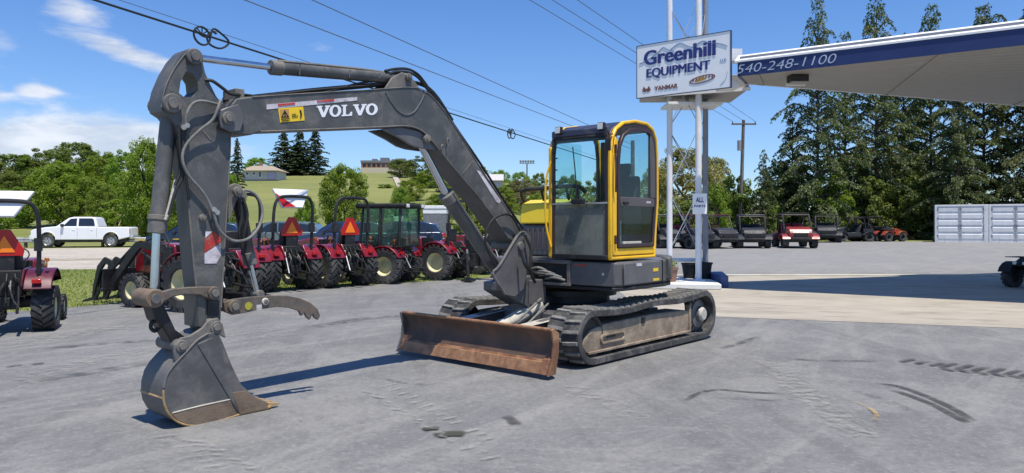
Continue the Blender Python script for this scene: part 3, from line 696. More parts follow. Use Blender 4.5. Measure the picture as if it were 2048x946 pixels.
cab = B().ring(cab_out, inset(cab_out, .040), s1 - .05, s1, 'y').build('cab', M['yellow'], ex, .014)
B().ring(cab_out, inset(cab_out, .052), s0, s0 + .05, 'y').build('far_side_frame', M['yellow'], cab, .014)
i1 = inset(cab_out, .041); i2 = inset(cab_out, .085)
B().ring(i1, i2, s1 - .045, s1 - .012, 'y').build('door_surround', M['maroon'], cab, .006)
B().ring(i1, i2, s0 + .01, s0 + .045, 'y').build('far_window_surround', M['maroon'], cab, .006)
# yellow sill under the door and wider front pillar
B().prism([(.70, 1.215), (.70, 1.30), (-.22, 1.30), (-.225, 1.215)], s1 - .048, s1 - .004, 'y').build('door_sill', M['yellow'], cab, .01)
B().prism([(.703, 1.22), (.703, 2.40), (.66, 2.60), (.60, 2.56), (.625, 2.35), (.625, 1.30)], s1 - .047, s1 - .002, 'y').build('front_pillar', M['yellow'], cab, .01)
# door with two panes
D = [(.62, 1.305), (.62, 1.8), (.62, 2.32), (.595, 2.50), (.51, 2.635), (.37, 2.71), (.16, 2.745), (-.06, 2.74), (-.165, 2.69), (-.22, 2.59), (-.245, 2.4), (-.25, 2.1), (-.25, 1.85), (-.205, 1.5), (-.185, 1.305)]
door = B().ring(D, inset(D, .045), s1 - .035, s1 + .012, 'y').build('door', M['maroon'], cab, .008)
B().prism([(.56, 1.79), (.56, 1.90), (-.20, 1.90), (-.20, 1.79)], s1 - .03, s1 + .008, 'y').build('door_mid_rail', M['doorgrey'], cab, .008)
B().prism([(-.10, 1.90), (-.10, 2.69), (-.17, 2.64), (-.215, 2.4), (-.215, 1.90)], s1 - .03, s1 + .010, 'y').build('door_rear_stile', M['doorgrey'], cab, .008)
B().box(.42, .52, s1 + .01, s1 + .035, 1.815, 1.845).build('door_handle', M['black'], door, .006)
B().box(-.10, .0, s1 + .009, s1 + .012, 1.835, 1.86).build('door_decal', M['decalwhite'], door)
B().prism([(.575, 1.90), (.575, 2.32), (.555, 2.47), (.48, 2.60), (.36, 2.67), (.15, 2.70), (-.10, 2.695), (-.10, 1.90)], s1 - .014, s1 - .006, 'y').build('door_window', M['glassdark'], cab)
B().prism([(.575, 1.35), (.575, 1.79), (-.20, 1.79), (-.15, 1.35)], s1 - .014, s1 - .006, 'y').build('lower_door_window', M['glassdark'], cab)
B().box(.10, .50, s1 - .03, s1 + .004, 1.345, 1.375).build('window_sill', M['tan2'], door, .004)
for z in (1.35, 2.40): B().cyl((.675, s1 + .012, z), (.675, s1 + .012, z + .10), .016, n=8).build('door_hinge', M['maroon'], cab)
B().tube([(.70, s1 + .03, 1.95), (.72, s1 + .045, 2.15), (.70, s1 + .03, 2.45)], .010).build('grab_rail', M['maroon'], cab)
# windscreen
fx = CF - .03
for (y0, y1, z0, z1) in ((s0 + .05, s0 + .085, 1.20, 2.64), (s1 - .085, s1 - .05, 1.20, 2.64)):
    B().box(fx, fx + .03, y0, y1, z0, z1).build('windscreen_frame', M['maroon'], cab, .004)
B().box(fx - .01, fx + .032, s0 + .05, s1 - .05, 2.60, 2.625).build('windscreen_top_rail', M['black'], cab, .006)
B().box(fx, fx + .032, s0 + .05, s1 - .05, 1.815, 1.835).build('windscreen_divider', M['silver'], cab, .003)
B().box(fx - .02, fx + .035, s0 + .05, s1 - .05, 1.165, 1.22).build('windscreen_bottom_rail', M['black'], cab, .006)
B().box(fx + .01, fx + .016, s0 + .085, s1 - .085, 1.835, 2.61).build('windscreen', M['glass'], cab)
B().box(fx + .008, fx + .015, s0 + .085, s1 - .085, 1.22, 1.815).build('lower_windscreen', M['glasslow'], cab)
B().box(fx + .002, fx + .036, s0 - .004, s0 + .046, 1.18, 2.52).build('left_front_pillar', M['yellow'], cab, .012)
B().box(fx + .002, fx + .034, s1 - .046, s1 - .002, 1.18, 2.50).build('right_front_pillar', M['yellow'], cab, .012)
# roof with front visor, rear wall, floor
rf = [(.735, 2.58), (.65, 2.695), (.48, 2.785), (.22, 2.828), (-.05, 2.823), (-.19, 2.765), (-.22, 2.72), (-.05, 2.77), (.22, 2.775), (.46, 2.735), (.62, 2.65), (.69, 2.56)]
B().prism(rf, s0 + .05, s1 - .05, 'y').build('cab_roof', M['navy'], cab, .006)
B().box(.70, .755, s0 + .04, s1 - .04, 2.627, 2.71).build('front_visor', M['navy'], cab, .015)
B().prism([(-.24, 1.17), (-.262, 1.5), (-.31, 1.84), (-.27, 1.84), (-.225, 1.5), (-.20, 1.17)], s0 + .05, s1 - .05, 'y').build('rear_wall', M['black'], cab)
B().box(-.305, -.297, s0 + .05, s1 - .05, 1.86, 2.72).build('rear_window', M['glass'], cab)
B().box(-.315, -.285, s0 + .05, s0 + .11, 1.86, 2.66).build('rear_window_frame', M['black'], cab); B().box(-.315, -.285, s1 - .11, s1 - .05, 1.86, 2.66).build('rear_window_frame', M['black'], cab)
B().box(-.24, .73, s0 + .05, s1 - .05, 1.165, 1.20).build('cab_floor', M['black'], cab)
B().box(.1, .62, s0 + .012, s0 + .020, 1.85, 2.60).build('far_window', M['glass'], cab)
B().box(-.2, .70, s0 + .01, s0 + .04, 1.22, 1.78).build('far_lower_panel', M['black'], cab)
# seat, console, levers
seat = B().prism([(.30, 1.55), (.28, 1.64), (-.05, 1.66), (-.12, 2.12), (-.18, 2.20), (-.23, 2.16), (-.20, 1.62), (-.12, 1.52)], .40, .88, 'y').build('operator_seat', M['seatblk'], cab, .04)
B().prism([(-.13, 2.18), (-.18, 2.36), (-.23, 2.35), (-.21, 2.18)], .54, .74, 'y').build('headrest', M['seatblk'], seat, .03)
B().box(-.12, .26, .36, .92, 1.2, 1.53).build('seat_base', M['black'], seat, .02)
for y in (.30, .93):
    cs = B().box(-.08, .32, y - .05, y + .05, 1.50, 1.80).build('arm_console', M['plastic'], cab, .02)
    B().cyl((.30, y, 1.80), (.34, y, 1.98), .014, n=8).build('joystick', M['black'], cs); B().cyl((.335, y, 1.95), (.35, y, 2.04), .025, .02, n=8).build('joystick_grip', M['black'], cs)
for y in (.56, .70): B().tube([(.60, y, 1.2), (.57, y, 1.6), (.50, y, 1.86)], .012).build('travel_lever', M['black'], cab)
B().box(.55, .60, .88, 1.0, 1.70, 1.92).build('monitor', M['plastic'], cab, .01)
B().box(.40, .42, .95, .99, 1.30, 1.62).build('seat_belt_stalk', M['tan2'], cab, .004)
w = B(); w.tube([(CF + .02, .60, 1.82), (CF + .025, .60, 2.1), (CF + .02, .55, 2.50)], .008, 6); w.build('wiper', M['black'], cab)
B().box(CF, CF + .05, .54, .72, 1.82, 1.88).build('wiper_motor', M['black'], cab, .01)
m_ = B()
m_.tube([(CF + .01, .25, 1.92), (CF + .03, .25, 2.1), (CF + .01, .25, 2.46)], .008, 6)
for k in range(4): m_.box(CF + .005, CF + .02, .24, .31, 1.95 + k * .14, 1.965 + k * .14)
m_.build('windscreen_ladder_rail', M['black'], cab)
for y in (.34, .96):
    l_ = B().box(.745, .80, y - .045, y + .045, 2.665, 2.755).build('work_light', M['black'], cab, .01)
    B().box(.80, .806, y - .036, y + .036, 2.675, 2.745).build('light_lens', M['headlamp'], l_, .004)
B().tube([(.76, s0 + .04, 1.3), (.80, s0 - .01, 1.6), (.80, s0 - .01, 2.1), (.76, s0 + .04, 2.35)], .012).build('front_grab_bar', M['yellow'], cab)
m_ = B(); m_.tube([(.72, s1 + .0, 2.62), (.78, s1 + .01, 2.60), (.80, s1 + .01, 2.55)], .01); m_.box(.79, .81, s1 - .035, s1 + .025, 2.42, 2.56); m_.build('mirror', M['black'], cab, .006)

# ---- swing post at the boom foot
foot = [(1052, 463), (1036, 470), (1000, 530), (985, 548), (1010, 590), (1030, 594), (1048, 578), (1056, 540), (1062, 505), (1062, 475)]
for a0, a1 in ((SC + .16, SC + .20), (SC - .20, SC - .16)):
    po = plate(foot, a0, a1).build('swing_post_plate', M['exdark'], ex, .008)
for a1 in (SC + .202,): B().tube([sp3(u, v, a1) for u, v in [(1049, 464), (1036, 470), (1000, 530), (986, 548), (1010, 588)]], .013, 6).build('post_edge_highlight', M['exgrey2'], po)  # paler tube draws the bright highlight along the plate's edge
b = B(); b.cyl((.98, SC, .50), (.98, SC, .95), .14, n=20); b.box(.68, 1.05, SC - .15, SC + .15, .60, .90); b.prism([(1.0, .56), (1.5, .80), (1.5, .90), (1.0, .95)], SC - .15, SC + .15, 'y')
b.build('swing_post', M['exdark'], ex, .012)
t_, z_ = sp(1040, 492, .12); pin(t_, z_, SC - .23, SC + .23, .05).build('boom_foot_pin', M['exgrey2'], ex, .006)
# ---- boom
BS = (SC - .15, SC + .14)
boom_px = [(458, 240), (461, 212), (472, 196), (505, 193), (545, 190), (610, 186), (680, 182), (750, 178), (800, 174), (828, 174), (848, 181), (862, 190), (876, 202), (890, 219), (902, 240), (930, 284), (956, 326), (985, 372), (1013, 415), (1045, 464), (1048, 485), (1036, 492), (1018, 478), (966, 406), (935, 370), (902, 330), (880, 302), (861, 279), (850, 267), (839, 260), (826, 256), (810, 253), (760, 255), (680, 258), (600, 261), (545, 263), (521, 264), (502, 270), (470, 270), (460, 262)]
bo = [sp(u, v, BS[1]) for u, v in boom_px]
boom = B().prism(bo, BS[0], BS[1], 'y').build('boom', M['exgrey'], ex, .012)
# flanges: overhanging top and bottom edges and the weld line of the bend plate
def seam(pts, s, r, name, m, parent): return B().tube([sp3(u, v, s) for u, v in pts], r, 6).build(name, M[m], parent)
seam([(521, 263), (600, 260), (680, 257), (760, 254), (810, 252), (839, 259), (861, 278), (902, 329), (966, 405), (1018, 477)], BS[1] + .002, .008, 'weld_edge', 'exgrey2', boom)
seam([(505, 194), (610, 187), (750, 179), (828, 175), (862, 191), (902, 241), (956, 327), (1040, 458)], BS[1] + .002, .006, 'weld_edge', 'exgrey2', boom)
seam([(771, 184), (780, 201), (795, 221), (812, 230), (828, 224), (841, 205), (848, 190)], BS[1] + .0, .010, 'plate_seam', 'exdark', boom)
seam([(946, 322), (925, 348)], BS[1] + .001, .004, 'plate_seam', 'exgrey2', boom)
for u, v in ((886, 290), (897, 277)): B().tube([sp3(u, v, BS[1]), sp3(u - 3, v + 2, BS[1] + .03), sp3(u - 2, v + 14, BS[1] + .03)], .008).build('hose_clip', M['exgrey2'], boom)
def decal(name, quad, m, parent, s, th=.003): return B().prism([sp(u, v, s) for u, v in quad], s, s + th, 'y').build(name, M[m], parent)
decal('reflector_strip', [(533, 209), (714, 194), (714, 201), (533, 219)], 'decalwhite', boom, BS[1] + .0005)
decal('reflector_patch', [(556, 208), (590, 205), (590, 209), (556, 212)], 'decalred', boom, BS[1] + .005)
decal('reflector_patch', [(634, 201), (668, 198), (668, 202), (634, 205)], 'decalred', boom, BS[1] + .005)
decal('reflector_strip', [(953, 340), (960, 343), (1002, 402), (998, 407), (992, 403)], 'decalwhite', boom, BS[1] + .0005)
wq = decal('warning_label', [(556, 217), (606, 213), (609, 241), (560, 245)], 'decalyel', boom, BS[1] + .0008)
s_ = BS[1] + .005
def tri_ring(p, s, th, m, parent, name, k=.6):
    c = (sum(a for a, _ in p) / 3, sum(b for _, b in p) / 3); q = [(c[0] + (a - c[0]) * k, c[1] + (b - c[1]) * k) for a, b in p]
    return B().ring([sp(*a, s) for a in p], [sp(*a, s) for a in q], s, s + th, 'y').build(name, M[m], parent)
decal('warning_symbol', [(560, 219), (577, 218), (579, 235), (562, 237)], 'signgold', boom, s_)
tri_ring([(569.5, 219.5), (578, 234), (562, 235.5)], s_ + .004, .001, 'black', boom, 'warning_symbol')
decal('warning_symbol', [(568.5, 225), (571, 225), (571, 232), (569, 232)], 'black', boom, s_ + .004)
for q in ([(563, 238.5), (580, 237), (580, 238.5), (563, 240)], [(563, 241), (576, 240), (576, 241.2), (563, 242.5)], [(599, 220), (602, 220), (604, 229), (602, 236), (600, 236), (601, 228)], [(584, 232), (596, 231), (596, 232.5), (584, 233.5)], [(584, 228), (592, 227.4), (592, 229), (584, 229.6)]):
    decal('label_print', q, 'black', boom, s_ + .002)
# maker's lettering: slab-serif capitals built as outlines
def Vg(): return [([(0, 1), (.42, 1), (.42, .88), (.34, .88), (.52, .34), (.70, .88), (.62, .88), (.62, 1), (1, 1), (1, .88), (.92, .88), (.60, 0), (.40, 0), (.08, .88), (0, .88)], None)]
def Lg(): return [([(0, 1), (.50, 1), (.50, .88), (.38, .88), (.38, .13), (.70, .13), (.84, .36), (.95, .36), (.93, 0), (0, 0), (0, .12), (.13, .12), (.13, .88), (0, .88)], None)]
def Og():
    o = [(.5 + .5 * math.cos(2 * math.pi * i / 24), .5 + .53 * math.sin(2 * math.pi * i / 24)) for i in range(24)]
    return [(o, [(.5 + .24 * math.cos(2 * math.pi * i / 24), .5 + .37 * math.sin(2 * math.pi * i / 24)) for i in range(24)])]
x = 0; GL = []
for g_, wd in ((Vg, 1.12), (Og, .98), (Lg, .92), (Vg, 1.12), (Og, .98)):
    GL.append((g_(), x, wd)); x += wd - (.10 if g_ is Vg else .0) + .03
W_ = x - .03
def lm(a, b_):     # lettering box -> side plane
    u = 633 + (755 - 633) * a / W_; top = 212 + (207 - 212) * a / W_; bot = 235 + (229 - 235) * a / W_
    return sp(u, bot + (top - bot) * b_, BS[1])
for gl, x0, wd in GL:
    for o_, i_ in gl:
        O_ = [lm(x0 + a * wd, b_) for a, b_ in o_]; bb = B()
        if i_: bb.ring(O_, [lm(x0 + a * wd, b_) for a, b_ in i_], BS[1] + .0005, BS[1] + .004, 'y')
        else: bb.prism(O_, BS[1] + .0005, BS[1] + .004, 'y')
        bb.build('letter', M['whitelet'], boom, smooth=False)
# bracket under the bend for the boom cylinder
for a0, a1 in ((SC - .13, SC - .10), (SC + .09, SC + .12)):
    B().prism([sp(u, v, SC + .12) for u, v in [(765, 258), (800, 276), (822, 290), (840, 296), (868, 300), (880, 300), (858, 276), (838, 262), (800, 254)]], a0, a1, 'y').build('cylinder_bracket', M['exdark'], boom, .006)
pin_px('bracket_pin', 836, 280, SC, SC - .16, SC + .16, .045, boom)
# bracket on top for the arm cylinder
for a0, a1 in ((SC - .10, SC - .07), (SC + .07, SC + .10)):
    B().prism([sp(u, v, SC + .1) for u, v in [(770, 178), (785, 155), (800, 147), (815, 148), (828, 160), (842, 180)]], a0, a1, 'y').build('top_bracket', M['exgrey2'], boom, .006)
pin_px('top_pin', 803, 157, SC, SC - .13, SC + .13, .04, boom)

# ---- arm
AS = (SC - .10, SC + .11)
arm_px = [(374, 99), (386, 97), (398, 103), (404, 118), (410, 145), (420, 168), (432, 192), (444, 208), (462, 222), (470, 236), (466, 250), (460, 262), (461, 300), (457, 380), (452, 460), (447, 550), (443, 600), (441, 640), (436, 662), (424, 668), (408, 655), (399, 625), (390, 560), (384, 500), (378, 430), (371, 350), (362, 290), (352, 250), (338, 232), (323, 222), (321, 200), (326, 178), (340, 145), (356, 118)]
hole_px = [(372, 142), (385, 147), (395, 163), (397, 182), (386, 194), (368, 194), (358, 186), (361, 164)]
ao = [sp(u, v, AS[1]) for u, v in arm_px]; ho = [sp(u, v, AS[1]) for u, v in hole_px]
def plate_with_hole(outer, hole, y0, y1):
    """outline with a hole through it: two bridged rings of equal count"""
    n = len(outer); cx = sum(p[0] for p in hole) / len(hole); cz = sum(p[1] for p in hole) / len(hole)
    b = B()
    bm = bmesh.new()
    vo = [bm.verts.new((p[0], y1, p[1])) for p in outer]; vh = [bm.verts.new((p[0], y1, p[1])) for p in hole]
    es = [bm.edges.new((vo[i], vo[(i + 1) % n])) for i in range(n)] + [bm.edges.new((vh[i], vh[(i + 1) % len(vh)])) for i in range(len(vh))]
    bmesh.ops.triangle_fill(bm, use_beauty=True, use_dissolve=False, edges=es)
    faces = bm.faces[:]
    r = bmesh.ops.extrude_face_region(bm, geom=faces)
    for v in r['geom']:
        if isinstance(v, bmesh.types.BMVert): v.co.y = y0
    bmesh.ops.recalc_face_normals(bm, faces=bm.faces)
    bm.verts.index_update(); b.v = [tuple(v.co) for v in bm.verts]; b.f = [tuple(v.index for v in f.verts) for f in bm.faces]; bm.free(); return b
arm = plate_with_hole(ao, ho, AS[0], AS[1]).build('arm', M['exgrey'], ex)
seam([(460, 268), (460, 300), (456, 380), (451, 460), (446, 550), (442, 615)], AS[1] + .001, .007, 'weld_edge', 'exgrey2', arm)
seam([(372, 350), (379, 430), (385, 500), (391, 560), (400, 620)], AS[1] + .001, .008, 'weld_edge', 'exgrey2', arm)
seam([(378, 98), (348, 138), (329, 180), (323, 215)], AS[1] + .001, .007, 'weld_edge', 'exgrey2', arm)
decal('plate_edge', [(404, 262), (407, 260), (424, 280), (421, 281)], 'exgrey2', arm, AS[1] + .0005)
# boom / arm joint
for a0, a1 in ((SC - .17, SC - .14), (SC + .145, SC + .175)):
    plate([(436, 222), (455, 214), (478, 208), (490, 235), (482, 262), (462, 264), (442, 255)], a0, a1).build('joint_plate', M['exdark'], boom, .008)
pin_px('arm_pin', 454, 237, SC + .16, SC - .2, SC + .20, .055, boom)
pin_px('cylinder_pin', 386, 114, AS[1], SC - .15, SC + .15, .065, arm)
pin_px('cylinder_pin', 342, 207, AS[1], SC - .15, SC + .15, .075, arm)
for u, v, r in ((404, 436, .03), (428, 448, .03), (474, 383, .04)): pin_px('arm_boss', u, v, AS[1], AS[1] - .01, AS[1] + .03, r, arm)
decal('reflector_patch', [(410, 463), (427, 463), (441, 474), (441, 484), (409, 505)], 'decalred', arm, AS[1] + .0006)
decal('reflector_patch', [(441, 486), (441, 512), (433, 527), (409, 527), (409, 507)], 'decalwhite', arm, AS[1] + .0006)
decal('reflector_patch', [(410, 463), (424, 463), (411, 476)], 'decalwhite', arm, AS[1] + .004)
# thumb mount on the back of the arm
for a0, a1 in ((SC - .07, SC - .04), (SC + .05, SC + .08)):
    plate([(458, 372), (470, 366), (484, 372), (486, 390), (474, 400), (460, 440), (456, 440)], a0, a1).build('thumb_mount', M['exgrey2'], arm, .006)
# arm cylinder
def cylinder(name, A, Bp, Cc, rb, rr, s, m='exgrey', cap=True):
    """barrel from A to Bp, polished rod from Bp to Cc; all in side-plane pixels"""
    a = Vector(sp3(*A, s)); b_ = Vector(sp3(*Bp, s)); c_ = Vector(sp3(*Cc, s)); d = (a - b_).normalized()
    o = B().cyl(a, b_, rb, n=20).build(name, M[m], ex, .006)
    B().cyl(b_ + d * .02, c_, rr, n=16).build('piston_rod', M['chrome'], o)
    B().cyl(b_ - d * .02, b_ + d * .09, rb * 1.13, n=20).build('gland', M['exgrey2'], o, .006)
    B().cyl(c_ + Vector((0, -.06, 0)), c_ + Vector((0, .06, 0)), rr * 1.7, n=16).build('rod_eye', M['exgrey2'], o, .005)
    B().cyl(a + Vector((0, -.065, 0)), a + Vector((0, .065, 0)), rb * .95, n=16).build('barrel_eye', M['exgrey2'], o, .005)
    return o
ac = cylinder('arm_cylinder', (798, 157), (545, 135), (388, 115), .060, .030, SC)
seam([(556, 122), (640, 130), (720, 138), (775, 146)], SC + .03, .014, 'cylinder_pipe', 'exgrey2', ac)
for u in (600, 700, 760): seam([(u, 124 + (u - 556) * .11), (u - 1, 150 + (u - 600) * .05)], SC + .055, .008, 'pipe_clamp', 'exdark', ac)
bc = cylinder('bucket_cylinder', (340, 214), (314, 462), (308, 592), .063, .034, SC)
B().cyl(sp3(316, 440, SC), sp3(317, 430, SC), .078, n=20).build('barrel_band', M['exgrey2'], bc, .004)
seam([(352, 360), (345, 390), (336, 425), (330, 440)], SC + .07, .016, 'cylinder_pipe', 'tan2', bc)
bmc = cylinder('boom_cylinder', (1018, 574), (893, 390), (838, 282), .083, .042, SC + .0)
seam([(905, 385), (960, 470), (1012, 548)], SC + .09, .012, 'cylinder_pipe', 'exgrey2', bmc)
tc_ = cylinder('thumb_cylinder', (476, 392), (500, 525), (515, 588), .052, .022, SC, 'black')

# ---- linkage, bucket, thumb
for a0, a1 in ((SC - .15, SC - .115), (SC + .125, SC + .16)):
    plate([(296, 590), (308, 582), (322, 584), (345, 577), (380, 574), (412, 573), (432, 574), (441, 584), (438, 596), (425, 600), (400, 590), (370, 589), (345, 594), (325, 606), (306, 612), (296, 604)], a0, a1).build('guide_link', M['thumb'], ex, .008)
pin_px('guide_pin', 427, 586, SC + .15, SC - .18, SC + .18, .055, ex, 'thumb'); pin_px('guide_pin', 308, 597, SC + .15, SC - .10, SC + .18, .070, ex, 'rustdull')
hl = plate([(300, 600), (325, 603), (338, 630), (352, 660), (374, 676), (378, 694), (366, 706), (350, 700), (338, 676), (325, 655), (312, 640), (306, 620)], SC - .09, SC + .095).build('bucket_link', M['black'], ex, .012)
B().tube([sp3(312, 642, SC + .03), sp3(303, 645, SC + .03), sp3(302, 656, SC + .03), sp3(310, 662, SC + .03), sp3(317, 656, SC + .03)], .016).build('lifting_eye', M['black'], hl)
plate([(395, 588), (412, 588), (412, 655), (396, 655)], SC - .12, SC + .125).build('arm_nose_plate', M['exgrey'], ex, .008)
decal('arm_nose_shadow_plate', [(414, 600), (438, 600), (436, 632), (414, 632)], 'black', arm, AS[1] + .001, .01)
bs0, bs1 = -.30, .105
side_px = [(416, 667), (428, 664), (440, 672), (448, 690), (463, 729), (483, 770), (509, 793), (537, 806), (537, 817), (477, 829), (430, 844), (395, 851), (372, 851), (352, 843), (338, 831), (329, 814), (326, 797), (327, 775), (333, 753), (344, 735), (358, 719), (376, 700), (395, 680)]
so_ = [sp(u, v, bs1) for u, v in side_px]; so_ = [(t, max(.006, z)) for t, z in so_]
bk = B().prism(so_, bs1 - .022, bs1, 'y').build('bucket', M['bucket'], ex, .005)
B().prism(so_, bs0, bs0 + .022, 'y').build('far_side_plate', M['bucket'], bk, .005)
shell_px = [(440, 672), (428, 664), (416, 667), (395, 680), (376, 700), (358, 719), (344, 735), (333, 753), (327, 775), (326, 797), (329, 814), (338, 831), (352, 843), (372, 851), (395, 851), (430, 844), (477, 829), (537, 815)]
sh = [sp(u, v, bs1) for u, v in shell_px]; sh = [(t, max(.008, z)) for t, z in sh]
cen = Vector((sum(p[0] for p in sh) / len(sh), sum(p[1] for p in sh) / len(sh)))
shi = [tuple(Vector(p) + (cen - Vector(p)).normalized() * .022) for p in sh]
B().prism(sh + shi[::-1], bs0 + .004, bs1 - .004, 'y').build('bucket_shell', M['bucket'], bk, .003)
# rusty lower wrap, wear strips, cutter edge, rim
low_px = [(338, 829), (352, 841), (372, 849), (395, 849), (430, 842), (477, 827), (470, 797), (420, 808), (345, 829)]
plate([(343, 829), (356, 841), (374, 849), (395, 849.5), (430, 842.5), (474, 829.5), (460, 799), (420, 808), (370, 820)], bs1 - .004, bs1 + .006).build('wear_plate', M['rustdull'], bk, .003)
plate([(396, 690), (398, 687), (425, 675), (444, 690), (460, 730), (480, 771), (507, 795), (500, 810), (479, 828), (472, 818)], bs1 - .004, bs1 + .008).build('side_cutter', M['bucket'], bk, .004)
plate([(465, 785), (490, 782), (509, 795), (535, 808), (536, 817), (480, 829)], bs1 - .004, bs1 + .012).build('side_cutter_tip', M['rustdull'], bk, .003)
B().tube([(p[0], bs1 - .0, p[1]) for p in [sp(u, v, bs1) for u, v in [(327, 780), (327, 797), (331, 815), (340, 831), (354, 843), (374, 850), (396, 850), (430, 843), (478, 829), (500, 824), (537, 816)]]], .009, 6).build('bucket_rim', M['rusttan'], bk)
B().tube([(p[0], bs1 - .0, p[1]) for p in [sp(u, v, bs1) for u, v in [(416, 667), (395, 680), (376, 700), (358, 719), (344, 735), (333, 753), (328, 775)]]], .009, 6).build('bucket_rim', M['exgrey2'], bk)
B().tube([(p[0], p2, p[1]) for p, p2 in ((sp(327, 797, bs1), bs1), (sp(327, 797, bs1), bs0))], .010, 6, 1).build('shell_seam', M['rusttan'], bk)
B().tube([sp3(*p, bs1 + .004) for p in [(345, 826), (400, 812), (460, 799)]], .006, 6).build('weld_edge', M['tan2'], bk)
# cutting lip and teeth
lip0 = sp(480, 828, bs1); lip1 = sp(537, 817, bs1)
B().prism([(lip0[0], .008), (lip1[0] - .02, .010), (lip1[0] - .02, .028), (lip0[0], .034)], bs0, bs1 + .01, 'y').build('cutting_lip', M['rusttan'], bk, .003)
for k in range(4):
    y = bs0 + .03 + k * (bs1 - bs0 - .06) / 3
    xt = lip1[0]
    tb = B(); zs = [(xt + .09, .034, .05, .030), (xt + .0, .036, .045, .028), (xt - .11, .026, .010, .022)]
    for x, zc, hh, ww in zs: tb.v += [(x, y - ww, zc - hh / 2), (x, y + ww, zc - hh / 2), (x, y + ww, zc + hh / 2), (x, y - ww, zc + hh / 2)]
    for j in range(2):
        for i in range(4): a_ = j * 4 + i; b_ = j * 4 + (i + 1) % 4; tb.f.append((a_, b_, b_ + 4, a_ + 4))
    tb.f += [(3, 2, 1, 0), (8, 9, 10, 11)]
    tb.build('bucket_tooth', M['rusttan'], bk, .003)
# hanger ears on top of the bucket
for a0, a1 in ((SC - .165, SC - .135), (SC + .145, SC + .175)):
    plate([(350, 690), (362, 676), (380, 672), (405, 656), (418, 640), (436, 636), (446, 648), (452, 676), (444, 672), (430, 668), (405, 680), (380, 702), (362, 722), (352, 730), (348, 705)], a0, a1).build('bucket_ear', M['exgrey2'], bk, .006)
pin_px('bucket_pin', 362, 692, SC + .16, SC - .19, SC + .185, .05, ex); pin_px('bucket_pin', 430, 654, SC + .16, SC - .19, SC + .185, .05, ex)
pin_px('pin_boss', 419, 645, SC + .12, SC - .1, SC + .165, .035, ex)
# thumb
th_px = [(448, 604), (468, 598), (500, 594), (540, 591), (575, 591), (602, 597), (622, 606), (636, 618), (641, 632), (636, 640), (629, 635), (626, 628), (620, 640), (613, 634), (610, 626), (603, 632), (598, 622), (580, 616), (555, 614), (520, 619), (490, 626), (465, 630), (450, 624)]
th = plate(th_px, SC + .04, SC + .07).build('thumb', M['thumb'], ex, .005)
plate(th_px, SC - .08, SC - .05).build('thumb_far_plate', M['thumb'], th, .005)
plate([(455, 606), (520, 597), (575, 596), (600, 602), (590, 608), (520, 610), (460, 622)], SC - .05, SC + .04).build('thumb_web', M['thumb'], th)
pin_px('thumb_pin', 467, 613, SC + .07, SC - .12, SC + .10, .055, ex, 'thumb')
pin_px('thumb_lug', 530, 603, SC + .07, SC - .09, SC + .085, .032, ex, 'tan2')
o = B(); c0 = sp(497, 612, SC + .07); o.lathe([(0, .004), (.034, .004), (.034, 0)], (c0[0], SC + .071, c0[1]), (0, 1, 0), 18); o.build('round_label', M['labelolive'], th)
decal('white_label', [(513, 610), (523, 609), (523, 619), (513, 620)], 'decalwhite', th, SC + .071)

# ---- hoses
def hose(name, pts, r, parent, m='blackrub'): return B().tube([sp3(*p) for p in pts], r, 8, 4).build(name, M[m], parent)
A1 = AS[1]
hose('hydraulic_hose', [(441, 200, A1 + .06), (436, 216, A1 + .09), (425, 240, A1 + .07), (398, 262, A1 + .05), (372, 290, A1 + .04), (365, 320, A1 + .04), (378, 352, A1 + .04), (402, 380, A1 + .04), (418, 405, A1 + .04), (428, 430, A1 + .05), (436, 455, A1 + .05), (450, 472, A1 + .05), (470, 482, A1 + .04), (495, 478, A1 + .02), (514, 460, A1), (524, 435, A1 - .02), (523, 410, A1 - .04), (512, 390, A1 - .06), (496, 381, A1 - .08), (480, 382, A1 - .1)], .012, arm, 'hosegrey')
hose('hydraulic_hose', [(440, 210, A1 + .03), (405, 202, A1 + .05), (385, 208, A1 + .05), (374, 228, A1 + .05), (372, 250, A1 + .04)], .012, arm, 'hosegrey')
hose('hydraulic_hose', [(372, 255, A1 + .03), (366, 300, A1 + .03), (372, 350, A1 + .03), (378, 400, A1 + .02)], .012, arm)
hose('hydraulic_hose', [(358, 250, A1), (360, 300, A1), (366, 350, A1), (352, 380, A1), (338, 430, A1)], .014, arm)
hose('hydraulic_hose', [(352, 250, A1 - .05), (356, 290, A1 - .03), (360, 340, A1 - .03), (350, 370, A1 - .02)], .012, arm)
for u, v in ((367, 254), (374, 250), (428, 418), (434, 424)): B().cyl(sp3(u, v, A1 + .01), sp3(u + 1, v + 1, A1 + .07), .02, n=8).build('hose_fitting', M['silver'], arm)
hose('hydraulic_hose', [(410, 160, A1), (425, 162, A1 + .02), (445, 176, A1 + .03), (460, 187, A1 + .03), (480, 190, A1 + .02)], .014, boom)
for (dv, sy) in ((0, .02), (5, -.02), (2, -.06), (-3, -.09)):
    hose('boom_hose', [(446, 200 + dv * .6, SC + sy), (490, 196 + dv * .7, SC + sy), (560, 188 + dv * .6, SC + sy), (630, 180 + dv * .6, SC + sy), (720, 172 + dv * .6, SC + sy), (790, 166 + dv * .4, SC + sy), (835, 166 + dv * .4, SC + sy), (868, 186 + dv * .4, SC + sy), (905, 240 + dv * .2, SC + sy)], .013, boom)
for k, (o1, o2) in enumerate(((0, 0), (9, 6))):
    hose('boom_hose', [(770 + o1, 142 + o2, SC + .05), (790, 138 + o2, SC + .05), (815, 138 + o2, SC + .05), (835, 148 + o2, SC + .05), (850, 166 + o2, SC + .05), (862, 183 + o2, SC + .05), (885, 212, SC + .03), (908, 250, SC + .02), (960, 326, SC + .02), (1015, 412, SC + .02), (1046, 458, SC)], .014, boom)
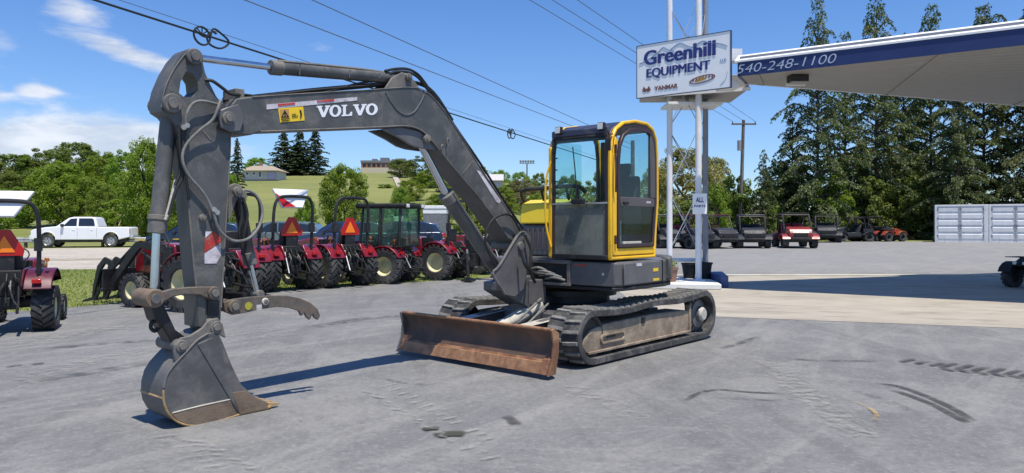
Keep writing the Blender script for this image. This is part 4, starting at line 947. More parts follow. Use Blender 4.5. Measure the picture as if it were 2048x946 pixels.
hose('boom_hose', [(480, 188, SC), (560, 196, SC), (650, 184, SC + .02), (720, 166, SC + .02), (790, 160, SC + .02)], .010, boom)
o = B(); p = sp3(466, 190, SC); o.box(p[0] - .04, p[0] + .04, p[1] - .10, p[1] + .12, p[2] - .05, p[2] + .04); o.build('hose_clamp_block', M['exgrey2'], boom, .006)
hose('thumb_hose', [(478, 395, A1), (484, 430, A1), (478, 465, A1), (485, 500, A1 - .02), (500, 540, A1 - .04)], .012, tc_)
hose('thumb_hose', [(486, 395, A1 - .04), (495, 430, A1 - .02), (488, 470, A1 - .02), (484, 510, A1 - .03)], .012, tc_)
hose('boom_cylinder_hose', [(1045, 470, .1), (1020, 430, .12), (985, 440, .12), (970, 480, .1), (985, 520, .1), (1010, 555, .1)], .013, bmc)
hose('swing_hose', [(1050, 470, .15), (1062, 500, .2), (1060, 540, .22), (1070, 565, .2)], .018, ex)
hose('swing_hose', [(1042, 500, .2), (1050, 530, .24), (1066, 545, .22), (1090, 548, .3)], .016, ex)

# ================================================================ wheels and tractors
def wheel_meshes(rad, wd, rimr, lugs, lugh):
    """tyre mesh (with lugs) and rim mesh, axle along y, centred"""
    h = wd / 2; b = B()
    b.lathe([(rimr, -h * .8), (rimr + .02, -h * .95), (rad * .86, -h), (rad * .96, -h * .8), (rad - .004, -h * .35), (rad - .004, h * .35), (rad * .96, h * .8), (rad * .86, h), (rimr + .02, h * .95), (rimr, h * .8), (rimr, -h * .8)], (0, 0, 0), (0, 1, 0), 28)
    for k in range(lugs):
        for sd in (-1, 1):
            a0 = 2 * math.pi * (k + (.25 if sd > 0 else -.25)) / lugs; a1 = a0 + .9 * 2 * math.pi / lugs
            def P(a, r, y): return (math.cos(a) * r, y, math.sin(a) * r)
            w_ = .30 * 2 * math.pi / lugs; r0 = rad - .02; r1 = rad + lugh
            vs = [P(a0 - w_, r1, 0), P(a0 + w_, r1, 0), P(a1 + w_, r1 * .985, sd * h * .98), P(a1 - w_, r1 * .985, sd * h * .98), P(a0 - w_, r0, 0), P(a0 + w_, r0, 0), P(a1 + w_, rad * .84, sd * h * 1.01), P(a1 - w_, rad * .84, sd * h * 1.01)]
            b.add(vs, [(0, 1, 2, 3), (0, 4, 5, 1), (1, 5, 6, 2), (2, 6, 7, 3), (3, 7, 4, 0)])
    ty = b.mesh('tyre', True, 30)
    r = B(); r.lathe([(0, h * .25), (rimr * .25, h * .25), (rimr * .3, h * .15), (rimr * .75, h * .10), (rimr * .85, h * .55), (rimr * .97, h * .72), (rimr * 1.02, h * .8), (rimr * 1.02, -h * .8), (rimr * .85, -h * .5), (0, -h * .3)], (0, 0, 0), (0, 1, 0), 24)
    for k in range(6):
        a = k * math.pi / 3; r.cyl((math.cos(a) * rimr * .42, h * .12, math.sin(a) * rimr * .42), (math.cos(a) * rimr * .42, h * .22, math.sin(a) * rimr * .42), rimr * .05, n=6)
    return ty, r.mesh('rim', True, 30)
WH = {}
def add_wheel(key, loc, side, parent, rimmat='cream', name='wheel', turn=0):
    ty, ri = WH[key]
    if not ty.materials: ty.materials.append(M['tyre'])
    rk = key + rimmat
    if rk not in WH:
        r2 = ri.copy(); r2.materials.clear(); r2.materials.append(M[rimmat]); WH[rk] = r2
    mt = Matrix.Translation(loc) @ Matrix.Rotation(turn + (0 if side > 0 else math.pi), 4, 'Z') @ Matrix.Rotation(random.uniform(0, 1), 4, 'Y')
    t = link(name, ty, None, parent, mt)
    link('rim', WH[rk], None, t)
    return t
WH['rear'] = wheel_meshes(.49, .34, .27, 20, .03)
WH['front'] = wheel_meshes(.31, .22, .17, 16, .02)

def tractor(label, loc, rz, canopy=False, cab=False, loader=False, hoe=False, rops=True, tri=True, wr=1.0, redm='red'):
    t = thing('tractor', label, 'tractor', loc, rz, 'tractors lined up along the edge of the lot')
    for s in (1, -1):
        w1 = add_wheel('rear', (0, s * .56, .50 * wr), s, t, name='rear_wheel'); w2 = add_wheel('front', (1.55, s * .50, .32 * wr), s, t, name='front_wheel')
        if wr != 1:
            for w_ in (w1, w2): w_.scale = (wr, 1, wr)
    b = B(); b.box(-.20, 1.3, -.17, .17, .42, .82); b.box(-.32, -.18, -.20, .20, .40, .90); b.cyl((0, -.5, .5), (0, .5, .5), .10); b.cyl((1.55, -.5, .34), (1.55, .5, .34), .07); b.box(1.2, 1.85, -.16, .16, .40, .70)
    b.build('chassis', M['black'], t, .015)
    b = B(); b.prism([(.72, .74), (.74, 1.18), (1.0, 1.22), (1.65, 1.14), (1.88, 1.02), (1.92, .70), (1.85, .62), (1.3, .62)], -.26, .26, 'y')
    ho = b.build('hood', M['red'], t, .04)
    B().box(1.90, 1.93, -.2, .2, .66, 1.0).build('grille', M['plastic'], ho, .01)
    for s in (1, -1):
        B().box(1.86, 1.935, s * .17 - .05, s * .17 + .05, .92, 1.02).build('headlight', M['headlamp'], ho, .01)
        B().box(1.0, 1.6, min(s * .262, s * .268), max(s * .262, s * .268), .78, .98).build('hood_side_vent', M['plastic'], ho)
    for s in (1, -1):
        f = []; fi = []
        for i in range(9):
            a = R(155 - 118 * i / 8); f.append((.56 * math.cos(a) + .02, .50 + .58 * math.sin(a))); fi.append((.53 * math.cos(a) + .02, .50 + .55 * math.sin(a)))
        y0, y1 = (.30, .72) if s > 0 else (-.72, -.30)
        fo = B().prism(f + fi[::-1], y0, y1, 'y')
        fo.prism([(-.50, .80), (-.30, 1.08), (.25, 1.10), (.45, .95), (.45, .62), (.1, .6)], s * .28 - .015, s * .28 + .015, 'y')
        fn = fo.build('fender', M[redm], t, .015)
        B().box(-.50, -.44, s * .50 - .07, s * .50 + .07, .84, .91).build('tail_light', M['taillamp'], fn, .008)
        st = B().cyl((-.30, s * .62, 1.10), (-.30, s * .62, 1.20), .012, n=6); st.box(-.32, -.28, s * .62 - .035, s * .62 + .035, 1.20, 1.26); st.build('warning_lamp', M['amber'], fn, .01)
    se = B().prism([(.32, .92), (.34, 1.0), (-.02, 1.02), (-.12, 1.42), (-.20, 1.44), (-.14, .92)], -.24, .24, 'y').build('seat', M['seatblk'], t, .04)
    B().box(.30, .90, -.30, .30, .60, .64).build('floor_plate', M['plastic'], t, .01)
    sw = B(); sw.cyl((.85, 0, .95), (.62, 0, 1.28), .022, n=8); sw.tube([(.62 + .0 + .09 * math.sin(a), .19 * math.cos(a), 1.28 + .13 * math.sin(a)) for a in [2 * math.pi * i / 12 for i in range(13)]], .014, 6, 1)
    sw.box(.62, .92, -.22, .22, .95, 1.18); sw.build('steering_wheel', M['plastic'], t, .01)
    # three-point hitch, PTO, levers
    for s in (1, -1):
        B().tube([(-.25, s * .20, .48), (-.55, s * .24, .42), (-.86, s * .30, .40)], .024, 8).build('lift_link', M['black'], t)
        B().cyl((-.34, s * .22, .92), (-.62, s * .27, .44), .016, n=8).build('lift_rod', M['guard' if s > 0 else 'black'], t)
        B().cyl((-.28, s * .14, .95), (-.46, s * .22, .90), .03, n=8).build('lift_arm', M['black'], t)
        B().tube([(-.3, s * .1, .9), (-.45, s * .12, .75), (-.36, s * .15, .55), (-.30, s * .2, .45)], .012, 6).build('hydraulic_line', M['hosegrey'], t)
    B().cyl((-.28, 0, .85), (-.78, 0, .66), .025, n=8).build('top_link', M['black'], t)
    B().box(-.33, -.20, -.26, .26, .62, 1.06).build('rear_housing', M['plastic'], t, .02)
    for y in (-.16, -.05, .07, .18): B().tube([(-.33, y, 1.0), (-.42, y * 1.2, .88), (-.36, y * .8, .70), (-.40, y, .52)], .013, 6).build('rear_hose', M['blackrub'], t)
    for y in (-.10, 0, .10): B().cyl((-.33, y, .80), (-.38, y, .80), .022, n=8).build('hydraulic_coupler', M['guard'], t)
    B().box(-.85, -.25, -.04, .04, .30, .33).build('drawbar', M['black'], t, .005)
    B().box(-.38, -.28, -.10, .10, .45, .60).build('pto_cover', M['plastic'], t, .01)
    if tri:
        h_ = .36
        def tp(k, z0=1.50): return [(.20 * k, z0 - .16 * k), (0, z0 + .19 * k), (-.20 * k, z0 - .16 * k)]
        br = B().box(-.26, -.22, -.14, .14, 1.05, 1.45).build('triangle_bracket', M['black'], t)
        B().prism([(.27, 1.30), (.29, 1.40), (.09, 1.74), (-.09, 1.74), (-.29, 1.40), (-.27, 1.30)], -.275, -.262, 'x').build('triangle_border', M['tri_red'], t, .004)
        B().prism([(.155, 1.36), (.0, 1.64), (-.155, 1.36)], -.283, -.277, 'x').build('slow_vehicle_triangle', M['orange'], t)
    if rops and not cab:
        r = B(); r.tube([(-.30, -.50, .92), (-.32, -.51, 1.5), (-.36, -.50, 1.95), (-.38, -.42, 2.16), (-.40, -.25, 2.22), (-.40, .25, 2.22), (-.38, .42, 2.16), (-.36, .50, 1.95), (-.32, .51, 1.5), (-.30, .50, .92)], .036, 8, 3)
        for s in (1, -1): r.box(-.38, -.27, s * .50 - .055, s * .50 + .055, 1.38, 1.60)
        r.build('roll_bar', M['black'], t)
    if canopy:
        c = B(); n = 5
        # shallow fibreglass sunshade tipped up: upper face towards the rear, tapering downwards
        top = [(-.30, .50, 2.40), (-.30, -.44, 2.40)]; bot = [(-.48, -.18, 1.96), (-.48, .36, 1.96)]
        c.add([top[0], top[1], bot[0], bot[1], (-.22, .50, 2.38), (-.22, -.44, 2.38), (-.40, -.18, 1.94), (-.40, .36, 1.94)], [(0, 1, 2, 3), (7, 6, 5, 4), (0, 4, 5, 1), (1, 5, 6, 2), (2, 6, 7, 3), (3, 7, 4, 0)])
        cn = c.build('canopy', M['white'], t, .02)
        B().add([(-.345, .468, 2.29), (-.472, .02, 1.98), (-.478, .345, 1.965), (-.40, .43, 2.17), (-.335, .468, 2.29), (-.462, .02, 1.98), (-.468, .345, 1.965), (-.39, .43, 2.17)], [(0, 1, 2, 3), (7, 6, 5, 4), (0, 4, 5, 1), (1, 5, 6, 2), (2, 6, 7, 3), (3, 7, 4, 0)], Matrix.Translation((-.012, 0, .004))).build('canopy_red_flash', M['tri_red'], cn)
    if cab:
        fr = B()
        for x0, z0, x1, z1 in ((-.42, 1.05, -.46, 2.16), (.20, 1.05, .16, 2.16), (.85, .72, .72, 2.16)):
            for s in (1, -1): fr.tube([(x0, s * .56, z0), ((x0 + x1) / 2, s * .58, (z0 + z1) / 2), (x1, s * .55, z1)], .038, 6, 1)
        for s in (1, -1): fr.tube([(-.42, s * .56, 1.05), (.20, s * .56, 1.05), (.55, s * .52, .70), (.85, s * .5, .72)], .03, 6, 1)
        fr.cyl((-.42, -.56, 1.06), (-.42, .56, 1.06), .03); fr.build('cab_frame', M['black'], t)
        B().box(-.62, .95, -.64, .64, 2.14, 2.28).build('cab_roof', M['plastic'], t, .05)
        for s in (1, -1):
            B().prism([(-.40, 1.08), (.18, 1.08), (.14, 2.14), (-.43, 2.14)], s * .555 - .004, s * .555 + .004, 'y').build('side_window', M['glassgreen'], t)
            B().prism([(.22, 1.04), (.55, .74), (.82, .76), (.70, 2.14), (.18, 2.14)], s * .555 - .004, s * .555 + .004, 'y').build('door_window', M['glassgreen'], t)
        B().prism([(-.52, 1.08), (.52, 1.08), (.50, 2.14), (-.50, 2.14)], -.452, -.444, 'x').build('rear_window', M['glassgreen'], t)
        B().prism([(-.48, .95), (.48, .95), (.50, 2.14), (-.50, 2.14)], .78, .786, 'x').build('front_window', M['glassgreen'], t)
        for s in (1, -1):
            B().box(-.66, -.60, s * .45 - .06, s * .45 + .06, 2.16, 2.26).build('work_light', M['headlamp'], t, .01)
            B().tube([(.78, s * .56, 2.0), (.85, s * .78, 1.95), (.85, s * .80, 1.75)], .012, 6).build('mirror_arm', M['black'], t)
    if loader:
        for s in (1, -1):
            a = B(); a.prism([(.55, .6), (.85, .6), (.80, 1.15), (.60, 1.15)], s * .42 - .04, s * .42 + .04, 'y')
            a.prism([(.60, 1.05), (.75, 1.20), (1.50, 1.26), (1.66, 1.20), (2.35, .50), (2.42, .28), (2.28, .26), (2.20, .46), (1.55, 1.06), (1.45, 1.12), (.78, 1.02)], s * .42 - .035, s * .42 + .035, 'y')
            ar = a.build('loader_arm', M['black'], t, .01)
            B().cyl((.85, s * .42, .75), (1.45, s * .42, 1.05), .035, n=10).build('lift_cylinder', M['black'], ar); B().cyl((1.6, s * .42, 1.22), (2.30, s * .42, .72), .03, n=10).build('tilt_cylinder', M['black'], ar)
            B().box(1.40, 1.62, s * .42 - .037, s * .42 + .037, 1.262, 1.282).build('arm_decal', M['decalyel'], ar)
            B().tube([(.7, s * .38, 1.1), (.9, s * .33, 1.38), (1.2, s * .33, 1.32), (1.45, s * .38, 1.24)], .014, 6).build('loader_hose', M['blackrub'], ar)
        g = B()
        g.cyl((2.40, -.62, .30), (2.40, .62, .30), .04); g.box(2.36, 2.42, -.6, .6, .30, .70)
        gr = g.build('grapple', M['black'], t, .008)
        for k in range(6):
            y = -.58 + k * .232
            B().prism([(2.36, .68), (2.42, .68), (2.48, .28), (2.60, .10), (3.02, .03), (3.02, .07), (2.64, .16), (2.52, .34)], y - .02, y + .02, 'y').build('grapple_tine', M['black'], gr, .004)
        for y in (-.35, .12, .35):
            B().prism([(2.38, .66), (2.44, .84), (2.68, .92), (2.90, .74), (3.04, .30), (3.08, .08), (3.02, .10), (2.94, .34), (2.80, .66), (2.66, .80), (2.50, .74), (2.44, .62)], y - .025, y + .025, 'y').build('grapple_claw', M['black'], gr, .004)
        B().box(2.42, 2.60, -.2, .2, .60, .64).build('grapple_decal', M['decalyel'], gr)
    if hoe:
        h = B(); h.box(-1.05, -.70, -.35, .35, .38, .75); h.cyl((-1.1, 0, .4), (-1.1, 0, 1.0), .08); h.box(-.80, -.6, -.5, .5, .55, .62)
        hb = h.build('backhoe_frame', M['black'], t, .01)
        for s in (1, -1):
            B().tube([(-.85, s * .35, .55), (-1.05, s * .75, .75), (-1.15, s * .85, .10)], .045, 6, 1).build('stabiliser', M['black'], hb); B().box(-1.30, -1.0, s * .85 - .14, s * .85 + .14, .02, .06).build('stabiliser_pad', M['black'], hb)
            B().cyl((-.8, s * .3, .85), (-1.08, s * .72, .60), .03, n=8).build('stabiliser_cylinder', M['silver'], hb)
        B().prism([(-1.05, .65), (-1.2, .62), (-1.62, 1.30), (-1.55, 1.95), (-1.40, 2.0), (-1.40, 1.40)], -.06, .06, 'y').build('backhoe_boom', M['black'], hb, .01)
        B().prism([(-1.42, 1.95), (-1.55, 2.05), (-1.95, 1.2), (-1.98, .72), (-1.86, .72), (-1.80, 1.15)], -.05, .05, 'y').build('backhoe_stick', M['black'], hb, .01)
        B().cyl((-1.12, .0, .95), (-1.48, .0, 1.6), .035, n=8).build('backhoe_cylinder', M['silver'], hb)
        bkk = B(); bkk.prism([(-1.85, .78), (-2.0, .72), (-2.02, .42), (-1.85, .20), (-1.60, .18), (-1.58, .22), (-1.80, .32), (-1.90, .5)], -.2, .2, 'y').build('backhoe_bucket', M['black'], hb, .01)
        for k in range(4): B().box(-1.60, -1.50, -.19 + k * .115, -.155 + k * .115, .17, .20).build('backhoe_tooth', M['silver'], hb)
        for k in range(4):
            B().tube([(-.80, -.2 + k * .13, .9), (-.95, -.15 + k * .12, 1.25), (-1.0, -.1 + k * .1, 1.1), (-1.15, 0, .9)], .014, 6).build('backhoe_hose', M['blackrub'], hb)
        B().box(-.92, -.70, -.22, .22, .75, 1.15).build('control_tower', M['plastic'], hb, .02)
    return t
HD = math.atan2(.68, -.73)
tractor('red tractor with white canopy, orange triangle and open rear hitch, fourth wheel-pair right of the excavator arm', (-5.40, 17.9, .012), HD, canopy=True)['label'] = 'red tractor with white canopy and orange triangle right of the excavator arm'
tractor('red tractor with empty black roll bar and orange triangle beside the cab tractor', (-4.27, 19.0, .012), HD + .05)
tractor('red cab tractor with green tinted windows and black roof carrying a backhoe', (-3.15, 20.3, .012), R(160), cab=True, tri=False, rops=False, hoe=False).scale = (.95, .95, .93)
tractor('red tractor carrying a black backhoe, just left of the excavator boom foot', (-1.85, 21.6, .012), HD + .30, hoe=True, tri=False)
tractor('red tractor half hidden behind the excavator boom', (-.72, 24.0, .012), HD + .1, tri=False, rops=True)
tractor('red loader tractor with black grapple behind the excavator arm', (-5.58, 14.0, .012), R(152), loader=True, tri=False, rops=False)
tractor('red tractor with black roll bar seen behind the thumb cylinder', (-6.15, 16.4, .012), HD - .05, tri=False, rops=True)
tractor('nearest red tractor with large white canopy cut off at the left edge', (-7.42, 11.05, .012), R(112), canopy=True, tri=True, wr=.76, redm='utvmaroon').scale = (.86, .86, .86)

# ================================================================ road vehicles
def car_wheels(t, xs, y, r, w_, rim='silver', key='car'):
    if key not in WH:
        b = B(); h = w_ / 2
        b.lathe([(r * .62, -h), (r * .93, -h), (r, -h * .7), (r, h * .7), (r * .93, h), (r * .62, h)], (0, 0, 0), (0, 1, 0), 24)
        ri = B(); ri.lathe([(0, h * .7), (r * .15, h * .7), (r * .18, h * .5), (r * .2, h * .3), (r * .55, h * .2), (r * .6, h * .8), (r * .64, h * .9), (r * .64, -h * .9), (0, -h * .5)], (0, 0, 0), (0, 1, 0), 20)
        for k in range(6):
            a = k * math.pi / 3; ri.prism([(math.cos(a - .12) * r * .15, math.sin(a - .12) * r * .15), (math.cos(a - .16) * r * .6, math.sin(a - .16) * r * .6), (math.cos(a + .16) * r * .6, math.sin(a + .16) * r * .6), (math.cos(a + .12) * r * .15, math.sin(a + .12) * r * .15)], h * .45, h * .75, 'y')
        WH[key] = (b.mesh('tyre', True, 30), ri.mesh('rim', True, 30))
    for x in xs:
        for s in (1, -1): add_wheel(key, (x, s * y, r), s, t, rim)
def body_mesh(side, widths, narrow=0):
    pass
def arch_profile(top, arches, zb, x0, x1):
    """side outline: given top line (front to back), straight sill with wheel arches cut in"""
    pts = list(top)
    for (cx, r_) in sorted(arches, key=lambda a: a[0]):
        for i in range(9): a = math.pi - math.pi * i / 8; pts.append((cx + r_ * math.cos(a), zb + r_ * math.sin(a) * 1.0 + .0))
    return pts
def greenhouse(t, name, prof, y0, y1, taper, m, parent):
    """upper body: outline (x,z) with side walls leaning inward with height"""
    zmin = min(p[1] for p in prof); zmax = max(p[1] for p in prof); b = B(); n = len(prof)
    def yy(z): return y1 - taper * (z - zmin) / (zmax - zmin)
    b.add([(x, -yy(z), z) for x, z in prof] + [(x, yy(z), z) for x, z in prof], [(i, (i + 1) % n, (i + 1) % n + n, i + n) for i in range(n)] + [tuple(range(n)), tuple(reversed(range(n, 2 * n)))])
    return b.build(name, M[m], parent, .03)
def side_glass(name, prof, zmin, zmax, y1, taper, s, parent, m='darkglass'):
    b = B(); n = len(prof)
    def yy(z): return y1 - taper * (z - zmin) / (zmax - zmin)
    b.add([(x, s * (yy(z) - .004), z) for x, z in prof] + [(x, s * (yy(z) + .008), z) for x, z in prof], [(i, (i + 1) % n, (i + 1) % n + n, i + n) for i in range(n)] + [tuple(range(n)), tuple(reversed(range(n, 2 * n)))])
    return b.build(name, M[m], parent, smooth=False)
def pickup(loc, rz):
    t = thing('pickup_truck', 'white four-door pickup truck driving on the road behind the lot', 'pickup truck', loc, rz)
    top = [(2.80, .48), (2.84, .70), (2.78, .98), (2.70, 1.08), (2.0, 1.20), (1.42, 1.25), (-.92, 1.22), (-2.70, 1.22), (-2.80, 1.18), (-2.82, .62)]
    pr = arch_profile(top, [(1.88, .47), (-1.72, .47)], .46, 0, 0)
    B().prism(pr, -.90, .90, 'y').build('body', M['truck'], t, .04)
    B().box(-2.6, 2.5, -.70, .70, .34, .56).build('underbody', M['black'], t)
    gp = [(1.45, 1.22), (.72, 1.76), (.45, 1.82), (-.60, 1.82), (-.80, 1.76), (-.98, 1.22)]
    ca = greenhouse(t, 'cab', gp, 0, .86, .14, 'truck', t)
    for s in (1, -1):
        side_glass('front_side_window', [(1.02, 1.27), (.62, 1.70), (.25, 1.73), (.25, 1.27)], 1.22, 1.82, .86, .14, s, ca)
        side_glass('rear_side_window', [(.14, 1.27), (.14, 1.73), (-.60, 1.73), (-.70, 1.66), (-.80, 1.27)], 1.22, 1.82, .86, .14, s, ca)
        for x in (1.12, .20, -.90): B().box(x - .006, x + .006, min(s * .895, s * .903), max(s * .895, s * .903), .56, 1.22).build('door_seam', M['containerd'], t)
        for x in (.34, -.70): B().box(x, x + .16, min(s * .9, s * .92), max(s * .9, s * .92), 1.02, 1.06).build('door_handle', M['truck'], t, .006)
        B().box(.95, 1.10, min(s * .88, s * 1.08), max(s * .88, s * 1.08), 1.24, 1.40).build('side_mirror', M['black'], t, .02)
        B().box(2.62, 2.82, s * .78 - .11, s * .78 + .11, .84, 1.02).build('headlight', M['headlamp'], t, .02)
        B().box(-2.83, -2.76, s * .84 - .05, s * .84 + .05, .80, 1.12).build('tail_light', M['taillamp'], t, .01)
        for cx in (1.88, -1.72):
            a_ = B(); o_ = [(cx + .50 * math.cos(math.pi * i / 10), .46 + .50 * math.sin(math.pi * i / 10)) for i in range(11)]; i_ = [(cx + .46 * math.cos(math.pi * i / 10), .46 + .46 * math.sin(math.pi * i / 10)) for i in range(11)]
            a_.prism(o_ + i_[::-1], min(s * .89, s * .925), max(s * .89, s * .925), 'y').build('wheel_arch', M['truck'], t, .008)
    b = B(); b.add([(1.40, -.74, 1.27), (1.40, .74, 1.27), (.78, .66, 1.74), (.78, -.66, 1.74)], [(0, 1, 2, 3)], Matrix.Translation((.02, 0, .015))); b.build('windscreen', M['darkglass'], ca, smooth=False)
    B().box(-1.02, -.98, -.86, .86, .7, 1.24).build('bed_gap', M['black'], t)
    B().box(-2.66, -1.05, -.74, .74, 1.223, 1.232).build('bed_floor', M['plastic'], t)
    B().box(2.72, 2.90, -.88, .88, .46, .72).build('front_bumper', M['truck'], t, .04); B().box(2.80, 2.87, -.5, .5, .74, .98).build('grille', M['black'], t, .02); B().box(-2.98, -2.80, -.85, .85, .50, .68).build('rear_bumper', M['silver'], t, .03)
    B().box(-2.84, -2.81, -.7, .7, .75, 1.16).build('tailgate', M['truck'], t, .01)
    car_wheels(t, (1.88, -1.72), .80, .385, .26)
    return t
p = at(172, 480, 44); pickup((p.x, 44, gz(p.x, 44)), R(191)).scale = (.93, .93, .97)
def suv(label, loc, rz, m):
    t = thing('parked_car', label, 'car', loc, rz, 'cars passing on the road behind the tractors')
    top = [(2.18, .42), (2.22, .66), (2.12, .88), (1.25, 1.02), (-2.05, 1.05), (-2.20, .98), (-2.24, .50)]
    B().prism(arch_profile(top, [(1.38, .38), (-1.38, .38)], .36, 0, 0), -.88, .88, 'y').build('body', M[m], t, .05)
    B().box(-2, 2, -.7, .7, .2, .45).build('underbody', M['black'], t)
    gp = [(1.30, 1.0), (.55, 1.52), (.20, 1.58), (-1.30, 1.56), (-1.85, 1.45), (-2.12, 1.02)]
    g = greenhouse(t, 'cabin', gp, 0, .84, .16, m, t)
    for s in (1, -1):
        side_glass('front_side_window', [(.92, 1.06), (.46, 1.42), (.02, 1.49), (.02, 1.06)], 1.0, 1.58, .84, .16, s, g)
        side_glass('rear_side_window', [(-.08, 1.06), (-.08, 1.49), (-1.0, 1.47), (-1.0, 1.06)], 1.0, 1.58, .84, .16, s, g)
        side_glass('quarter_window', [(-1.1, 1.06), (-1.1, 1.46), (-1.62, 1.40), (-1.86, 1.08)], 1.0, 1.58, .84, .16, s, g)
        B().box(2.0, 2.20, s * .7 - .13, s * .7 + .13, .68, .84).build('headlight', M['headlamp'], t, .02); B().box(-2.26, -2.12, s * .7 - .13, s * .7 + .13, .78, .98).build('tail_light', M['taillamp'], t, .02)
        B().box(.78, .92, min(s * .85, s * 1.02), max(s * .85, s * 1.02), 1.02, 1.15).build('side_mirror', M['black'], t, .02)
    B().add([(1.24, -.74, 1.06), (1.24, .74, 1.06), (.60, .66, 1.49), (.60, -.66, 1.49)], [(0, 1, 2, 3)], Matrix.Translation((.025, 0, .015))).build('windscreen', M['darkglass'], g, smooth=False)
    B().box(2.16, 2.26, -.6, .6, .42, .66).build('grille', M['plastic'], t, .02)
    car_wheels(t, (1.38, -1.38), .80, .34, .22, 'silver', 'suv')
    return t
for u, Y, m, lab, yaw in ((398, 36, 'bluecar', 'dark blue car with sloping windscreen seen behind the excavator arm', 186), (562, 38, 'tealcar', 'grey-teal car behind the tractor with the white canopy', 182), (690, 36.5, 'bluecar2', 'blue car behind the tractor with the empty roll bar', 183), (800, 38, 'bluecar', 'dark blue car seen through the windows of the cab tractor', 181)):
    suv(lab, ((u - CX) / FPX * Y, Y, gz(0, Y)), R(yaw), m)

# guardrail behind the road, two lengths of galvanised rail with posts
def guardrail(x0, x1, y0):
    g = thing('guardrail', 'long galvanised guardrail along the far side of the road', 'guardrail', (x0, rdy(x0, y0), gz(x0, rdy(x0, y0))))
    n = int((x1 - x0) / 4)
    for i in range(n):
        xa = 4 * i; xb = 4 * i + 3.99
        b = B()
        for (o, z) in ((0, .45), ):
            pr = [(0, .42), (.05, .46), (.05, .52), (0, .56), (.05, .60), (.05, .66), (0, .70), (-.02, .70), (.03, .66), (.03, .60), (-.02, .56), (.03, .52), (.03, .46), (-.02, .42)]
            vs = [(xa, RD * xa - p_[0], p_[1]) for p_ in pr] + [(xb, RD * xb - p_[0], p_[1]) for p_ in pr]; k = len(pr)
            b.add(vs, [(j, (j + 1) % k, (j + 1) % k + k, j + k) for j in range(k)])
        b.build('rail', M['guard'], g)
        B().box(xa - .06, xa + .06, RD * xa + .03, RD * xa + .18, -.1, .72).build('post', M['woodpole'], g)
    return g
guardrail(-72, 6, 45.2)

# ================================================================ side-by-side vehicles on the far side of the lot
WH['utv'] = wheel_meshes(.33, .26, .18, 16, .02)
def utv(label, loc, rz, m, seat='seatblk', roof='plastic', sc=1.0, shade='plastic'):
    t = thing('utility_vehicle', label, 'utility vehicle', loc, rz, 'off-road buggies parked along the trees'); t.scale = (sc,) * 3
    for x in (.95, -.95):
        for s in (1, -1): add_wheel('utv', (x, s * .62, .35), s, t, 'plastic')
    B().box(-1.2, 1.1, -.42, .42, .32, .56).build('chassis', M['black'], t, .02)
    h = B().prism([(1.32, .56), (1.34, .84), (1.20, 1.06), (.62, 1.18), (.60, .60)], -.52, .52, 'y').build('hood', M[m], t, .06)
    B().box(1.30, 1.37, -.30, .30, .60, .82).build('grille', M['plastic'], h, .01); B().box(1.28, 1.42, -.45, .45, .46, .58).build('bumper', M['black'], t, .02)
    for s in (1, -1):
        B().box(1.20, 1.335, s * .42 - .08, s * .42 + .08, .86, .92).build('headlight', M['lampdim'], h, .02)
        fo = []
        for cx in (.95, -.95):
            f = B(); o_ = [(cx + .46 * math.cos(R(20 + 140 * i / 7)), .35 + .44 * math.sin(R(20 + 140 * i / 7))) for i in range(8)]; i_ = [(cx + .41 * math.cos(R(20 + 140 * i / 7)), .35 + .40 * math.sin(R(20 + 140 * i / 7))) for i in range(8)]
            f.prism(o_ + i_[::-1], min(s * .45, s * .80), max(s * .45, s * .80), 'y').build('fender', M[m], t, .01)
        B().box(-.45, .55, min(s * .50, s * .62), max(s * .50, s * .62), .42, .72).build('side_sill', M[m], t, .03)
        B().prism([(-.15, .62), (-.15, .82), (-.48, 1.35), (-.58, 1.33), (-.40, .62)], s * .27 - .22, s * .27 + .22, 'y').build('seat_back', M[seat], t, .03)
        B().box(-.35, .15, s * .27 - .22, s * .27 + .22, .60, .74).build('seat_cushion', M[seat], t, .03)
        B().tube([(.68, s * .58, 1.0), (.30, s * .58, 1.80), (.12, s * .56, 1.88), (-.55, s * .56, 1.88), (-.66, s * .57, 1.78), (-.78, s * .58, .95)], .042, 8, 2).build('roll_cage', M['black'], t)
    B().box(-.62, .30, -.60, .60, 1.885, 1.94).build('roof', M[roof], t, .02)
    for xx, zz in ((.30, 1.82), (-.66, 1.82), (-.70, 1.35)): B().cyl((xx, -.56, zz), (xx, .56, zz), .03, n=6).build('cage_crossbar', M['black'], t)
    B().box(-.70, -.66, -.54, .54, .80, 1.30).build('rear_panel', M['plastic'], t, .02)
    B().box(-.30, .55, -.50, .50, .56, .62).build('floor', M['black'], t)
    B().box(1.14, 1.26, -.50, .50, .36, .60).build('front_guard_plate', M['black'], t, .02)
    B().box(-1.35, -.62, -.58, .58, .72, .78).build('cargo_bed', M['black'], t, .01)
    for s in (1, -1): B().box(-1.35, -.62, s * .57 - .02, s * .57 + .02, .78, .98).build('bed_side', M[m], t, .01)
    B().tube([(.55, .27 + .17 * math.cos(a), 1.08 + .12 * math.sin(a)) for a in [2 * math.pi * i / 10 for i in range(11)]], .014, 6, 1).build('steering_wheel', M['black'], t)
    B().box(.50, .66, -.50, .50, .85, 1.05).build('dashboard', M['plastic'], t, .02)
    return t
